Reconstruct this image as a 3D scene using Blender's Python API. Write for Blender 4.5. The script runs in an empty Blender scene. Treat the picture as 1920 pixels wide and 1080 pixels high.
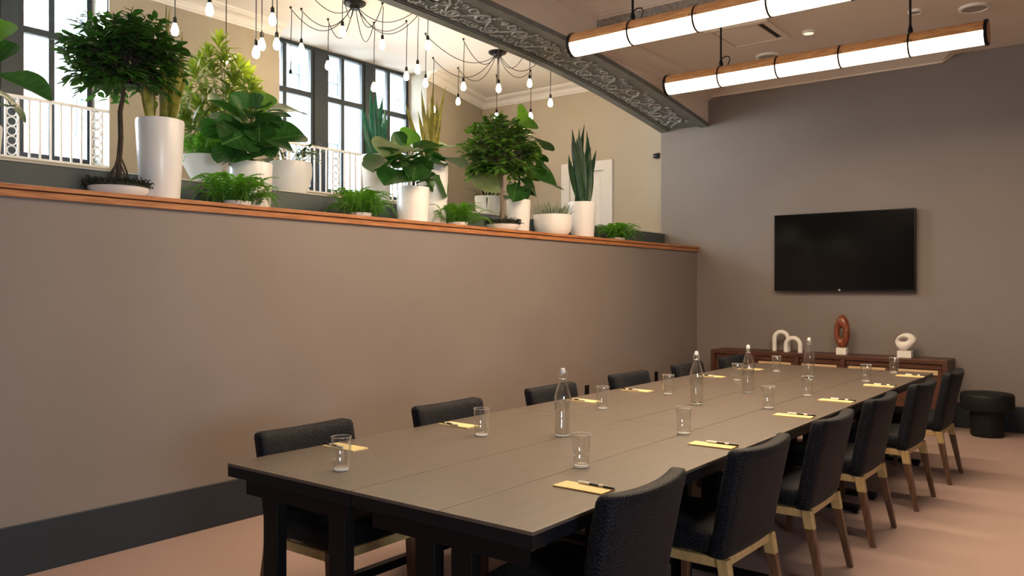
import bpy, bmesh, math, random
from mathutils import Vector, Matrix, Quaternion
random.seed(7)
scene = bpy.context.scene
C = scene.collection
PI = math.pi

# ------------------------------------------------------------------ camera
F = 1535.0                       # focal length in pixels of the 1920x1080 frame
YAW = math.radians(37.78)
H = 1.48
CX = 4.57                        # camera: CX metres from the half wall, y = 0
cam_d = bpy.data.cameras.new('camera')
cam = bpy.data.objects.new('camera', cam_d)
C.objects.link(cam)
cam.location = (CX, 0, H)
cam.rotation_euler = (PI / 2, 0, YAW)
cam_d.sensor_width = 36
cam_d.lens = 36 * F / 1920
cam_d.clip_start = 0.02
cam_d.clip_end = 400
scene.camera = cam

# ------------------------------------------------------------------ world, sun, exposure
world = bpy.data.worlds.new('world')
scene.world = world
world.use_nodes = True
bg = world.node_tree.nodes['Background']
bg.inputs[0].default_value = (0.86, 0.93, 1.0, 1)
bg.inputs[1].default_value = 34.0
sun_d = bpy.data.lights.new('sun', 'SUN')
sun_d.energy = 6.0
sun_d.angle = 0.02
sun_d.color = (1.0, 0.95, 0.88)
sun = bpy.data.objects.new('sun', sun_d)
C.objects.link(sun)
sun.rotation_euler = Vector((-0.75, 0.35, -0.95)).to_track_quat('-Z', 'Y').to_euler()
scene.view_settings.view_transform = 'Standard'
scene.view_settings.look = 'None'
scene.view_settings.exposure = 0.42
scene.view_settings.gamma = 1.0
scene.view_settings.use_curve_mapping = False
LAMP = 5.0                       # radiance of the tube diffusers
STRIP = 60.0                     # watts of the light strip under each tube
BULB = 72.0                     # radiance of the filament bulbs


def portal(name, loc, rot, sx, sy):
    d = bpy.data.lights.new(name, 'AREA')
    d.shape = 'RECTANGLE'
    d.size, d.size_y = sx, sy
    d.cycles.is_portal = True
    o = bpy.data.objects.new(name, d)
    C.objects.link(o)
    o.location = loc
    o.rotation_euler = rot


# ------------------------------------------------------------------ pixel helpers (direction from the photo, distance from a known plane)
fx, fy = -math.sin(YAW), math.cos(YAW)
rx, ry = math.cos(YAW), math.sin(YAW)


def ray(px):
    r = (px - 960) / F
    return fx + rx * r, fy + ry * r


def at_z(px, py, z):
    d = F * (z - H) / (540 - py)
    a, b = ray(px)
    return Vector((CX + d * a, d * b, z))


def at_x(px, py, x):
    a, b = ray(px)
    d = (x - CX) / a
    return Vector((x, d * b, H + (540 - py) * d / F))


def at_y(px, py, y):
    a, b = ray(px)
    d = y / b
    return Vector((CX + d * a, y, H + (540 - py) * d / F))


# ------------------------------------------------------------------ materials
M = {}


def mat(name, col, rough=0.5, metal=0.0, var=0.0, vscale=8.0, bump=0.0, bscale=60.0, spec=0.5,
        stretch=(1, 1, 1), coat=0.0, sheen=0.0, col2=None, detail=4.0, trans=0.0, sub=0.0):
    m = bpy.data.materials.new(name)
    m.use_nodes = True
    nt = m.node_tree
    N, Lk = nt.nodes, nt.links
    p = N['Principled BSDF']
    p.inputs['Base Color'].default_value = (*col, 1)
    p.inputs['Roughness'].default_value = rough
    p.inputs['Metallic'].default_value = metal
    p.inputs['Specular IOR Level'].default_value = spec
    p.inputs['Coat Weight'].default_value = coat
    p.inputs['Sheen Weight'].default_value = sheen
    p.inputs['Transmission Weight'].default_value = trans
    if var or col2 or bump:
        tc = N.new('ShaderNodeTexCoord')
        mp = N.new('ShaderNodeMapping')
        mp.inputs['Scale'].default_value = stretch
        Lk.new(tc.outputs['Object'], mp.inputs['Vector'])
    if var or col2:
        nz = N.new('ShaderNodeTexNoise')
        nz.inputs['Scale'].default_value = vscale
        nz.inputs['Detail'].default_value = detail
        Lk.new(mp.outputs[0], nz.inputs['Vector'])
        rp = N.new('ShaderNodeValToRGB')
        c2 = col2 if col2 else tuple(c * (1 - var) for c in col)
        c1 = col if col2 else tuple(min(1, c * (1 + var)) for c in col)
        rp.color_ramp.elements[0].position = 0.32
        rp.color_ramp.elements[1].position = 0.68
        rp.color_ramp.elements[0].color = (*c2, 1)
        rp.color_ramp.elements[1].color = (*c1, 1)
        Lk.new(nz.outputs['Fac'], rp.inputs[0])
        Lk.new(rp.outputs[0], p.inputs['Base Color'])
    if bump:
        nb = N.new('ShaderNodeTexNoise')
        nb.inputs['Scale'].default_value = bscale
        nb.inputs['Detail'].default_value = 3
        Lk.new(mp.outputs[0], nb.inputs['Vector'])
        bp = N.new('ShaderNodeBump')
        bp.inputs['Strength'].default_value = bump
        bp.inputs['Distance'].default_value = 0.01
        Lk.new(nb.outputs['Fac'], bp.inputs['Height'])
        Lk.new(bp.outputs[0], p.inputs['Normal'])
    M[name] = m
    return m


def emit(name, col, strength):
    m = bpy.data.materials.new(name)
    m.use_nodes = True
    p = m.node_tree.nodes['Principled BSDF']
    p.inputs['Base Color'].default_value = (*col, 1)
    p.inputs['Emission Color'].default_value = (*col, 1)
    p.inputs['Emission Strength'].default_value = strength
    M[name] = m


def leaf_mat(name, c1, c2, vscale=6.0, rough=0.4, transl=0.25):
    m = mat(name, c1, rough=rough, col2=c2, vscale=vscale)
    nt = m.node_tree
    N, Lk = nt.nodes, nt.links
    p = N['Principled BSDF']
    out = N['Material Output']
    tr = N.new('ShaderNodeBsdfTranslucent')
    tr.inputs[0].default_value = (min(1, c1[0] * 1.5), min(1, c1[1] * 1.6), c1[2] * .8, 1)
    mx = N.new('ShaderNodeMixShader')
    mx.inputs[0].default_value = transl
    Lk.new(p.outputs[0], mx.inputs[1])
    Lk.new(tr.outputs[0], mx.inputs[2])
    Lk.new(mx.outputs[0], out.inputs[0])
    return m


mat('wall_paint', (0.220, 0.188, 0.175), rough=0.55, var=0.05, vscale=1.2, bump=0.02, bscale=180)
mat('upper_paint', (0.42, 0.37, 0.29), rough=0.6, var=0.04, vscale=1.5)
mat('window_wall_paint', (0.32, 0.285, 0.225), rough=0.6, var=0.04, vscale=1.5)  # upper paint darkened for the window wall to offset the strong bulb light
mat('ceiling_paint', (0.78, 0.68, 0.58), rough=0.7, var=0.02, vscale=2)
mat('upper_ceiling', (0.74, 0.73, 0.71), rough=0.7)
mat('baseboard_paint', (0.017, 0.024, 0.034), rough=0.5)
mat('bench_paint', (0.075, 0.092, 0.092), rough=0.5)
mat('bench_cap', (0.6, 0.58, 0.52), rough=0.5)
mat('arch_grey', (0.18, 0.195, 0.19), rough=0.5, var=0.12, vscale=9)
mat('arch_relief', (0.40, 0.41, 0.39), rough=0.32, var=0.25, vscale=25)
mat('frieze', (0.33, 0.30, 0.27), rough=0.6, var=0.3, vscale=40, bump=0.8, bscale=45)
mat('carpet', (0.45, 0.325, 0.295), rough=0.95, col2=(0.34, 0.245, 0.222), vscale=170, detail=6, bump=0.5, bscale=260, spec=0.1)
mat('ledge_wood', (0.50, 0.215, 0.085), rough=0.42, col2=(0.30, 0.11, 0.04), vscale=5, stretch=(14, 1.2, 14), coat=0.1)
mat('lamp_wood', (0.62, 0.31, 0.12), rough=0.45, col2=(0.36, 0.15, 0.055), vscale=6, stretch=(1.5, 12, 12))
mat('walnut', (0.11, 0.042, 0.022), rough=0.42, col2=(0.055, 0.02, 0.012), vscale=5, stretch=(1.2, 10, 10))
mat('console_inset', (0.62, 0.44, 0.25), rough=0.5, var=0.1, vscale=8, stretch=(1, 6, 6))
mat('leg_walnut', (0.17, 0.085, 0.045), rough=0.4, col2=(0.085, 0.04, 0.022), vscale=7, stretch=(8, 8, 1))
mat('leg_oak', (0.52, 0.37, 0.17), rough=0.38, col2=(0.40, 0.27, 0.11), vscale=7, stretch=(5, 5, 2))
mat('black_metal', (0.004, 0.004, 0.005), rough=0.45, spec=0.2)
mat('black_plastic', (0.004, 0.004, 0.005), rough=0.35, spec=0.25)
mat('table_edge', (0.005, 0.006, 0.009), rough=0.35, spec=0.25)
mat('table_top', (0.105, 0.080, 0.063), rough=0.42, spec=0.9, col2=(0.085, 0.065, 0.051), vscale=4, stretch=(6, 1, 1), bump=0.02, bscale=90)
mat('white_ceramic', (0.88, 0.88, 0.88), rough=0.28)
mat('white_plaster', (0.84, 0.81, 0.77), rough=0.6)
mat('white_paint', (0.78, 0.78, 0.78), rough=0.4)
mat('door_white', (0.72, 0.72, 0.72), rough=0.5)
mat('frame_dark', (0.014, 0.024, 0.031), rough=0.45)
mat('tv_black', (0.003, 0.003, 0.004), rough=0.12, spec=0.35)
mat('stool_black', (0.007, 0.008, 0.009), rough=0.6, var=0.3, vscale=20, spec=0.3)
mat('brown_wood', (0.30, 0.085, 0.035), rough=0.3, col2=(0.12, 0.03, 0.014), vscale=5, stretch=(6, 6, 2), coat=0.3)
mat('paper', (0.72, 0.56, 0.28), rough=0.8)
mat('pen_black', (0.01, 0.01, 0.01), rough=0.3)
mat('pen_white', (0.75, 0.72, 0.66), rough=0.3)
mat('soil', (0.02, 0.015, 0.01), rough=0.95, var=0.5, vscale=60, bump=1, bscale=80)
mat('moss', (0.018, 0.024, 0.014), rough=0.95, var=0.6, vscale=50)
mat('bark', (0.085, 0.062, 0.042), rough=0.9, col2=(0.03, 0.022, 0.016), vscale=14, stretch=(3, 3, 1), bump=0.7, bscale=40)
mat('bark_pale', (0.26, 0.20, 0.15), rough=0.9, col2=(0.13, 0.10, 0.075), vscale=14, stretch=(3, 3, 1), bump=0.6, bscale=40)
mat('stem_green', (0.23, 0.24, 0.07), rough=0.6)
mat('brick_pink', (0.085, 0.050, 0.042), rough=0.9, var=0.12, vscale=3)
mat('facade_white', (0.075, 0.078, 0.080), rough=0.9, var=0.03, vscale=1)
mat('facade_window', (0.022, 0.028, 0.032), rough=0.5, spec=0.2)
mat('street', (0.5, 0.5, 0.48), rough=0.9)
mat('stool_dark', (0.006, 0.006, 0.007), rough=0.6, spec=0.2)
mat('speaker_grille', (0.42, 0.38, 0.32), rough=0.7, bump=0.5, bscale=400)
mat('vent_dark', (0.05, 0.04, 0.035), rough=0.8)
mat('logo_grey', (0.6, 0.6, 0.62), rough=0.3, metal=0.5)
emit('tube_glow', (1.0, 0.82, 0.60), LAMP)
emit('bulb_glow', (1.0, 0.74, 0.45), BULB)
emit('downlight_glow', (1.0, 0.8, 0.55), 0.9)
leaf_mat('fig_leaf', (0.030, 0.115, 0.022), (0.012, 0.055, 0.014), rough=0.33)
leaf_mat('fig_leaf_light', (0.13, 0.30, 0.035), (0.06, 0.19, 0.03), rough=0.38, transl=0.35)
leaf_mat('fig_leaf_pale', (0.25, 0.30, 0.17), (0.14, 0.20, 0.09), rough=0.5)
leaf_mat('ficus_leaf', (0.060, 0.185, 0.028), (0.014, 0.062, 0.014), vscale=9, rough=0.35)
leaf_mat('ficus_leaf_b', (0.115, 0.26, 0.034), (0.026, 0.095, 0.016), vscale=8, rough=0.38)
leaf_mat('fern_leaf', (0.12, 0.33, 0.030), (0.035, 0.15, 0.018), vscale=9, rough=0.45, transl=0.3)
leaf_mat('bright_fern', (0.17, 0.42, 0.05), (0.08, 0.26, 0.03), vscale=9, rough=0.45, transl=0.35)
leaf_mat('song_leaf', (0.23, 0.30, 0.04), (0.035, 0.11, 0.015), vscale=22, rough=0.4, transl=0.3)
leaf_mat('snake_dark', (0.030, 0.10, 0.040), (0.010, 0.042, 0.020), vscale=14, rough=0.38, transl=0.05)
leaf_mat('snake_teal', (0.05, 0.26, 0.15), (0.02, 0.13, 0.07), vscale=10, rough=0.35, transl=0.12)
leaf_mat('snake_yellow', (0.50, 0.44, 0.07), (0.16, 0.17, 0.03), vscale=12, rough=0.38, transl=0.12)
leaf_mat('agave_leaf', (0.40, 0.44, 0.34), (0.07, 0.11, 0.07), vscale=14, rough=0.5, transl=0.05)
leaf_mat('dark_strap', (0.035, 0.075, 0.035), (0.015, 0.035, 0.018), vscale=14, rough=0.5, transl=0.1)
leaf_mat('zz_leaf', (0.025, 0.095, 0.022), (0.010, 0.05, 0.014), vscale=9, rough=0.3, transl=0.1)


def weave():
    m = bpy.data.materials.new('navy_weave')
    m.use_nodes = True
    nt = m.node_tree
    N, Lk = nt.nodes, nt.links
    p = N['Principled BSDF']
    p.inputs['Roughness'].default_value = 0.6
    p.inputs['Specular IOR Level'].default_value = 0.15
    p.inputs['Sheen Weight'].default_value = 0.04
    p.inputs['Sheen Roughness'].default_value = 0.4
    tc = N.new('ShaderNodeTexCoord')
    mp = N.new('ShaderNodeMapping')
    mp.inputs['Rotation'].default_value = (0.6, 0.4, 0.7)
    Lk.new(tc.outputs['Object'], mp.inputs['Vector'])
    vo = N.new('ShaderNodeTexVoronoi')
    vo.inputs['Scale'].default_value = 120
    vo.inputs['Randomness'].default_value = 0.35
    mp.inputs['Scale'].default_value = (1, 1, 1.7)
    Lk.new(mp.outputs[0], vo.inputs['Vector'])
    rp = N.new('ShaderNodeValToRGB')
    rp.color_ramp.elements[0].position = 0.06
    rp.color_ramp.elements[0].color = (0.105, 0.11, 0.135, 1)
    rp.color_ramp.elements[1].position = 0.30
    rp.color_ramp.elements[1].color = (0.0035, 0.004, 0.007, 1)
    Lk.new(vo.outputs['Distance'], rp.inputs[0])
    Lk.new(rp.outputs[0], p.inputs['Base Color'])
    bp = N.new('ShaderNodeBump')
    bp.invert = True
    bp.inputs['Strength'].default_value = 0.7
    bp.inputs['Distance'].default_value = 0.003
    Lk.new(vo.outputs['Distance'], bp.inputs['Height'])
    Lk.new(bp.outputs[0], p.inputs['Normal'])
    M['navy_weave'] = m


weave()


def glass(name, tint, refl, f0):
    """thin clear glass: see-through with Fresnel reflections that grow towards the silhouette"""
    m = bpy.data.materials.new(name)
    m.use_nodes = True
    nt = m.node_tree
    nt.nodes.remove(nt.nodes['Principled BSDF'])
    t = nt.nodes.new('ShaderNodeBsdfTransparent')
    t.inputs[0].default_value = (*tint, 1)
    g = nt.nodes.new('ShaderNodeBsdfGlossy')
    g.inputs['Roughness'].default_value = 0.03
    g.inputs['Color'].default_value = (refl, refl, refl, 1)
    lw = nt.nodes.new('ShaderNodeLayerWeight')
    lw.inputs['Blend'].default_value = .5
    pw = nt.nodes.new('ShaderNodeMath')
    pw.operation = 'POWER'
    pw.inputs[1].default_value = 2.6
    ma = nt.nodes.new('ShaderNodeMath')
    ma.operation = 'MULTIPLY_ADD'
    ma.inputs[1].default_value = f0
    ma.inputs[2].default_value = .06
    nt.links.new(lw.outputs['Facing'], pw.inputs[0])
    nt.links.new(pw.outputs[0], ma.inputs[0])
    mx = nt.nodes.new('ShaderNodeMixShader')
    nt.links.new(ma.outputs[0], mx.inputs[0])
    nt.links.new(t.outputs[0], mx.inputs[1])
    nt.links.new(g.outputs[0], mx.inputs[2])
    nt.links.new(mx.outputs[0], nt.nodes['Material Output'].inputs[0])
    M[name] = m


def pane_glass():
    m = bpy.data.materials.new('pane_glass')
    m.use_nodes = True
    nt = m.node_tree
    nt.nodes.remove(nt.nodes['Principled BSDF'])
    t = nt.nodes.new('ShaderNodeBsdfTransparent')
    t.inputs[0].default_value = (0.93, 0.97, 0.98, 1)
    g = nt.nodes.new('ShaderNodeBsdfGlossy')
    g.inputs['Roughness'].default_value = 0.02
    fr = nt.nodes.new('ShaderNodeFresnel')
    fr.inputs[0].default_value = 1.35
    mx = nt.nodes.new('ShaderNodeMixShader')
    nt.links.new(fr.outputs[0], mx.inputs[0])
    nt.links.new(t.outputs[0], mx.inputs[1])
    nt.links.new(g.outputs[0], mx.inputs[2])
    nt.links.new(mx.outputs[0], nt.nodes['Material Output'].inputs[0])
    M['pane_glass'] = m


glass('clear_glass', (0.985, 0.99, 0.985), 1.0, 0.85)
glass('water', (0.98, 0.985, 0.98), 1.0, 0.4)
pane_glass()


def whitened_glass():  # white mixed in stands for light gathered in glass bases and rims
    m = bpy.data.materials.new('whitened_glass')
    m.use_nodes = True
    nt = m.node_tree
    N, Lk = nt.nodes, nt.links
    p = N['Principled BSDF']
    p.inputs['Base Color'].default_value = (.93, .93, .90, 1)
    p.inputs['Roughness'].default_value = .08
    t = N.new('ShaderNodeBsdfTransparent')
    mx = N.new('ShaderNodeMixShader')
    mx.inputs[0].default_value = .55
    Lk.new(t.outputs[0], mx.inputs[1])
    Lk.new(p.outputs[0], mx.inputs[2])
    Lk.new(mx.outputs[0], N['Material Output'].inputs[0])
    M['whitened_glass'] = m


whitened_glass()


# ------------------------------------------------------------------ mesh helpers
class MB:
    def __init__(self):
        self.v, self.f = [], []

    def add(self, vs, fs):
        n = len(self.v)
        self.v += [tuple(p) for p in vs]
        self.f += [tuple(i + n for i in q) for q in fs]
        return self

    def box(self, x0, x1, y0, y1, z0, z1):
        return self.add([(x0, y0, z0), (x1, y0, z0), (x1, y1, z0), (x0, y1, z0),
                         (x0, y0, z1), (x1, y0, z1), (x1, y1, z1), (x0, y1, z1)],
                        [(3, 2, 1, 0), (4, 5, 6, 7), (0, 1, 5, 4), (1, 2, 6, 5), (2, 3, 7, 6), (3, 0, 4, 7)])

    def lathe(self, prof, n=24, c=(0, 0, 0), close=False):
        vs, fs = [], []
        k = len(prof)
        for j in range(n):
            a = 2 * PI * j / n
            for r, z in prof:
                vs.append((c[0] + r * math.cos(a), c[1] + r * math.sin(a), c[2] + z))
        for j in range(n):
            j2 = (j + 1) % n
            for i in range(k - 1 if not close else k):
                i2 = (i + 1) % k
                fs.append((j * k + i, j2 * k + i, j2 * k + i2, j * k + i2))
        return self.add(vs, fs)

    def tube(self, pts, rad, n=8, caps=True):
        pts = [Vector(p) for p in pts]
        if not isinstance(rad, (list, tuple)):
            rad = [rad] * len(pts)
        vs, fs = [], []
        t = (pts[1] - pts[0]).normalized()
        ref = Vector((0, 0, 1)) if abs(t.z) < 0.9 else Vector((1, 0, 0))
        u = t.cross(ref).normalized()
        for i, p in enumerate(pts):
            a = pts[max(i - 1, 0)]
            b = pts[min(i + 1, len(pts) - 1)]
            t = (b - a).normalized()
            u = (u - t * u.dot(t))
            u = u.normalized() if u.length > 1e-6 else t.orthogonal().normalized()
            w = t.cross(u)
            for k in range(n):
                an = 2 * PI * k / n
                vs.append(p + (u * math.cos(an) + w * math.sin(an)) * rad[i])
        for i in range(len(pts) - 1):
            for k in range(n):
                k2 = (k + 1) % n
                fs.append((i * n + k, i * n + k2, (i + 1) * n + k2, (i + 1) * n + k))
        if caps:
            fs.append(tuple(reversed(range(n))))
            fs.append(tuple(range((len(pts) - 1) * n, len(pts) * n)))
        return self.add(vs, fs)

    def prism(self, poly, axis, a, b):
        """poly: 2D outline; extruded along axis ('x','y','z') from a to b"""
        def P(p, t):
            return {'x': (t, p[0], p[1]), 'y': (p[0], t, p[1]), 'z': (p[0], p[1], t)}[axis]
        n = len(poly)
        vs = [P(p, a) for p in poly] + [P(p, b) for p in poly]
        fs = [(i, (i + 1) % n, n + (i + 1) % n, n + i) for i in range(n)]
        fs += [tuple(reversed(range(n))), tuple(range(n, 2 * n))]
        return self.add(vs, fs)

    def rbox(self, cx, cy, cz, sx, sy, sz, r, n=6):
        """rounded box as six face grids, rounded by radius r"""
        h = Vector((sx / 2, sy / 2, sz / 2))
        inner = Vector([max(c - r, 1e-4) for c in h])
        idx = {}
        vs, fs = [], []

        def coord(t, hh):
            # denser near edges
            k = t * 2 - 1
            return hh * math.copysign(abs(k) ** 0.7, k)

        def vert(p):
            key = (round(p[0], 5), round(p[1], 5), round(p[2], 5))
            if key in idx:
                return idx[key]
            q = Vector([max(-inner[i], min(inner[i], p[i])) for i in range(3)])
            d = Vector(p) - q
            if d.length > 1e-7:
                q = q + d.normalized() * r
            idx[key] = len(vs)
            vs.append(q + Vector((cx, cy, cz)))
            return idx[key]
        for ax in range(3):
            b, c = (ax + 1) % 3, (ax + 2) % 3
            for s in (-1, 1):
                for i in range(n):
                    for j in range(n):
                        q = []
                        for (ii, jj) in ((i, j), (i + 1, j), (i + 1, j + 1), (i, j + 1)):
                            p = [0, 0, 0]
                            p[ax] = s * h[ax]
                            p[b] = coord(ii / n, h[b])
                            p[c] = coord(jj / n, h[c])
                            q.append(vert(p))
                        if s < 0:
                            q.reverse()
                        if len(set(q)) == 4:
                            fs.append(tuple(q))
        return self.add(vs, fs)

    def deform(self, fn):
        self.v = [tuple(fn(*p)) for p in self.v]
        return self

    def mesh(self, name, m, smooth=None, fix=True):
        me = bpy.data.meshes.new(name)
        me.from_pydata(self.v, [], self.f)
        if fix:
            bm = bmesh.new()
            bm.from_mesh(me)
            bmesh.ops.recalc_face_normals(bm, faces=bm.faces)
            bm.to_mesh(me)
            bm.free()
        if m:
            me.materials.append(M[m])
        if smooth is not None:
            me.shade_smooth()
            if smooth < 180:
                me.set_sharp_from_angle(angle=math.radians(smooth))
        me.update()
        return me

    def build(self, name, m, parent=None, loc=None, smooth=None, bevel=0.0, fix=True):
        o = bpy.data.objects.new(name, self.mesh(name, m, smooth, fix))
        C.objects.link(o)
        if parent:
            o.parent = parent
        if loc is not None:
            o.location = loc
        if bevel:
            bv = o.modifiers.new('bevel', 'BEVEL')
            bv.width = bevel
            bv.segments = 2
            bv.limit_method = 'ANGLE'
        return o


def inst(me, name, parent=None, mw=None, loc=None):
    o = bpy.data.objects.new(name, me)
    C.objects.link(o)
    if parent:
        o.parent = parent
    if mw is not None:
        o.matrix_basis = mw
    if loc is not None:
        o.location = loc
    return o


def thing(name, label, cat, loc=(0, 0, 0), rotz=0, group=None):
    o = bpy.data.objects.new(name, None)
    C.objects.link(o)
    o.empty_display_size = 0.1
    o.location = loc
    o.rotation_euler = (0, 0, rotz)
    return tag(o, label, cat, group)


def tag(o, label, cat, group=None):
    o['label'] = label
    o['category'] = cat
    if group:
        o['group'] = group
    return o


def struct(o, label, cat):
    o['kind'] = 'structure'
    o['label'] = label
    o['category'] = cat
    return o


def copy_tree(o, parent=None):
    c = o.copy()
    C.objects.link(c)
    c.parent = parent
    for ch in list(o.children):
        copy_tree(ch, c)
    return c


def box(name, m, x0, x1, y0, y1, z0, z1, parent=None, bevel=0.0):
    return MB().box(x0, x1, y0, y1, z0, z1).build(name, m, parent, bevel=bevel)


# ================================================================== STRUCTURE
L = 9.78            # TV wall
XR = 7.6            # right wall of the room
YF = -3.0           # wall behind the camera
ZC = 4.42           # high ceiling
ZF = 3.97           # dropped ceiling by the TV wall
YD = 7.12           # where the dropped ceiling starts
ZL = 2.01           # top of the ledge
UF = 1.2            # upper floor level

struct(box('floor', 'carpet', 0.0, XR, YF, L, -0.12, 0.0), 'pinkish tan short pile carpet under the conference table', 'floor')
struct(box('wall_left', 'wall_paint', -0.12, 0.0, YF, L, -0.12, 1.945), 'tall taupe painted half wall beneath the planter ledge', 'wall')
struct(box('wall_back', 'wall_paint', -0.51, XR, L, L + 0.2, -0.12, ZC + 0.2), 'taupe painted end wall carrying the television', 'wall')
# right wall with a daylight window near the viewer
wr_ = MB().box(XR, XR + .2, YF, -1.1, -.12, ZC + .2).box(XR, XR + .2, .5, L + .2, -.12, ZC + .2)
wr_.box(XR, XR + .2, -1.1, .5, -.12, 1.2).box(XR, XR + .2, -1.1, .5, 1.95, ZC + .2)
struct(wr_.build('wall_right', 'wall_paint'), 'taupe painted wall with a window on the right of the room', 'wall')
portal('daylight_portal_right', (XR + .1, -.3, 1.575), (0, PI / 2, 0), .75, 1.6)
wf = MB().box(-0.12, XR + .2, YF - 0.2, YF, -0.12, ZC + 0.2)
struct(wf.build('wall_front', 'wall_paint'), 'taupe painted wall behind the viewer', 'wall')

# baseboards
struct(box('baseboard_left', 'baseboard_paint', 0.0, 0.012, YF, L, 0, 0.268, bevel=0.004), 'dark slate baseboard along the half wall', 'baseboard')
struct(box('baseboard_back', 'baseboard_paint', 0.012, XR, L - 0.012, L, 0, 0.268, bevel=0.004), 'dark slate baseboard under the television wall', 'baseboard')

# wood ledge: top board with a recessed reveal and a fascia
lg = box('trim_1', 'ledge_wood', -0.20, 0.035, YF, L, 1.985, ZL, bevel=0.003)
struct(lg, 'reddish wood ledge capping the half wall', 'ledge')
box('fascia', 'ledge_wood', -0.118, 0.022, YF, L, 1.945, 1.981, parent=lg, bevel=0.002)
box('shadow_gap', 'black_plastic', -0.118, 0.012, YF, L, 1.979, 1.987, parent=lg)

# planter trough, bench and upper floor
struct(box('floor_trough', 'bench_paint', -0.46, -0.12, YF, 9.92, 1.85, 2.0), 'grey planter trough floor behind the wood ledge', 'ledge')
bn = struct(box('wall_bench', 'bench_paint', -1.35, -0.46, YF, 9.92, UF, 2.192), 'grey painted raised planter bench behind the ledge', 'ledge')
box('cap_strip', 'bench_cap', -1.36, -0.452, YF, 9.92, 2.192, 2.2, parent=bn)
struct(box('floor_upper', 'carpet', -4.2, -0.12, YF, 9.92, UF - 0.2, UF), 'floor of the raised window level', 'floor')
struct(box('wall_end', 'upper_paint', -4.2, -0.51, 9.92, 10.12, UF - .2, ZC + 0.2), 'warm grey end wall of the raised level', 'wall')
we = MB().box(-4.2, 0.154, YF - .2, YF, 1.945, ZC + .2)
struct(we.build('wall_upper_front', 'upper_paint'), 'near end wall of the raised level', 'wall')

# ceilings
struct(box('ceiling', 'ceiling_paint', 0.0, XR, YF, YD, ZC, ZC + 0.2), 'high warm white ceiling over the conference table', 'ceiling')
struct(box('ceiling_drop', 'ceiling_paint', 0.154, XR, YD, L, ZF, ZC + 0.2), 'lower warm white ceiling beside the television wall', 'ceiling')
struct(box('ceiling_upper', 'upper_ceiling', -4.2, 0.0, YF, 10.12, ZC, ZC + 0.2), 'white ceiling above the raised window level', 'ceiling')

# ---- arch wall
AP = [(9.78, 3.545), (9.39, 3.600), (8.75, 3.685), (8.15, 3.755), (7.6, 3.805), (7.11, 3.842), (6.6, 3.866), (5.84, 3.882),
      (5.26, 3.893), (4.6, 3.90), (4.0, 3.903), (3.39, 3.905)]
AP = AP + [(6.78 - y, z) for y, z in reversed(AP[:-1])]


def arch_z(y):
    pts = sorted(AP)
    for (a, za), (b, zb) in zip(pts, pts[1:]):
        if a <= y <= b:
            return za + (zb - za) * (y - a) / (b - a)
    return pts[0][1] if y < pts[0][0] else pts[-1][1]


def spline(y):   # smoothed
    return sum(arch_z(max(-3, min(9.78, y + k * 0.09))) for k in (-2, -1, 0, 1, 2)) / 5 if y < 9.5 else arch_z(y)


AX0, AX1 = -0.51, 0.154
NY = 90
ys = [YF + (L - YF) * i / NY for i in range(NY + 1)]


def arch_strip(x0, x1, z_off, thick):
    """band that follows the arch: underside at arch_z+z_off"""
    mb = MB()
    vs, fs = [], []
    for y in ys:
        z = spline(y) + z_off
        vs += [(x0, y, z), (x1, y, z), (x1, y, z + thick), (x0, y, z + thick)]
    for i in range(NY):
        a, b = i * 4, i * 4 + 4
        for k in range(4):
            fs.append((a + k, a + (k + 1) % 4, b + (k + 1) % 4, b + k))
    fs += [(0, 1, 2, 3), (NY * 4 + 3, NY * 4 + 2, NY * 4 + 1, NY * 4)]
    return mb.add(vs, fs)


wa = MB()
vs, fs = [], []
for y in ys:
    z = spline(y) + 0.02
    vs += [(AX0, y, z), (AX1, y, z), (AX1, y, ZC), (AX0, y, ZC)]
for i in range(NY):
    a, b = i * 4, i * 4 + 4
    for k in range(4):
        fs.append((a + k, a + (k + 1) % 4, b + (k + 1) % 4, b + k))
fs += [(0, 1, 2, 3), (NY * 4 + 3, NY * 4 + 2, NY * 4 + 1, NY * 4)]
arch = struct(wa.add(vs, fs).build('wall_arch', 'ceiling_paint', smooth=40), 'broad arch between the room and the raised level', 'arch')
arch_strip(AX0 + 0.004, AX1 - 0.004, 0.012, 0.03).build('soffit', 'arch_grey', arch, smooth=40)
arch_strip(AX0 - 0.004, AX0 + 0.10, -0.012, 0.05).build('soffit_border', 'arch_grey', arch, smooth=40)
arch_strip(AX0 + 0.10, AX0 + 0.125, -0.002, 0.04).build('soffit_bead', 'arch_grey', arch, smooth=40)
arch_strip(AX1 - 0.10, AX1 + 0.004, -0.012, 0.05).build('soffit_border', 'arch_grey', arch, smooth=40)
arch_strip(AX1 - 0.125, AX1 - 0.10, -0.002, 0.04).build('soffit_bead', 'arch_grey', arch, smooth=40)
# carved scrolls on the soffit
sc = MB()
xm = (AX0 + AX1) / 2


def scroll(cx_, cy_, r, turns, a0, sgn, w):
    pts = []
    n = int(12 * turns) + 2
    for i in range(n + 1):
        t = i / n
        a = a0 + sgn * t * turns * 2 * PI
        rr = r * (1 - 0.85 * t)
        x, y = cx_ + rr * math.cos(a), cy_ + rr * math.sin(a)
        pts.append((x, y, spline(min(y, 9.75)) + 0.006))
    sc.tube(pts, [w * (1 - 0.4 * i / n) for i in range(n + 1)], 5, caps=False)


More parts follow.
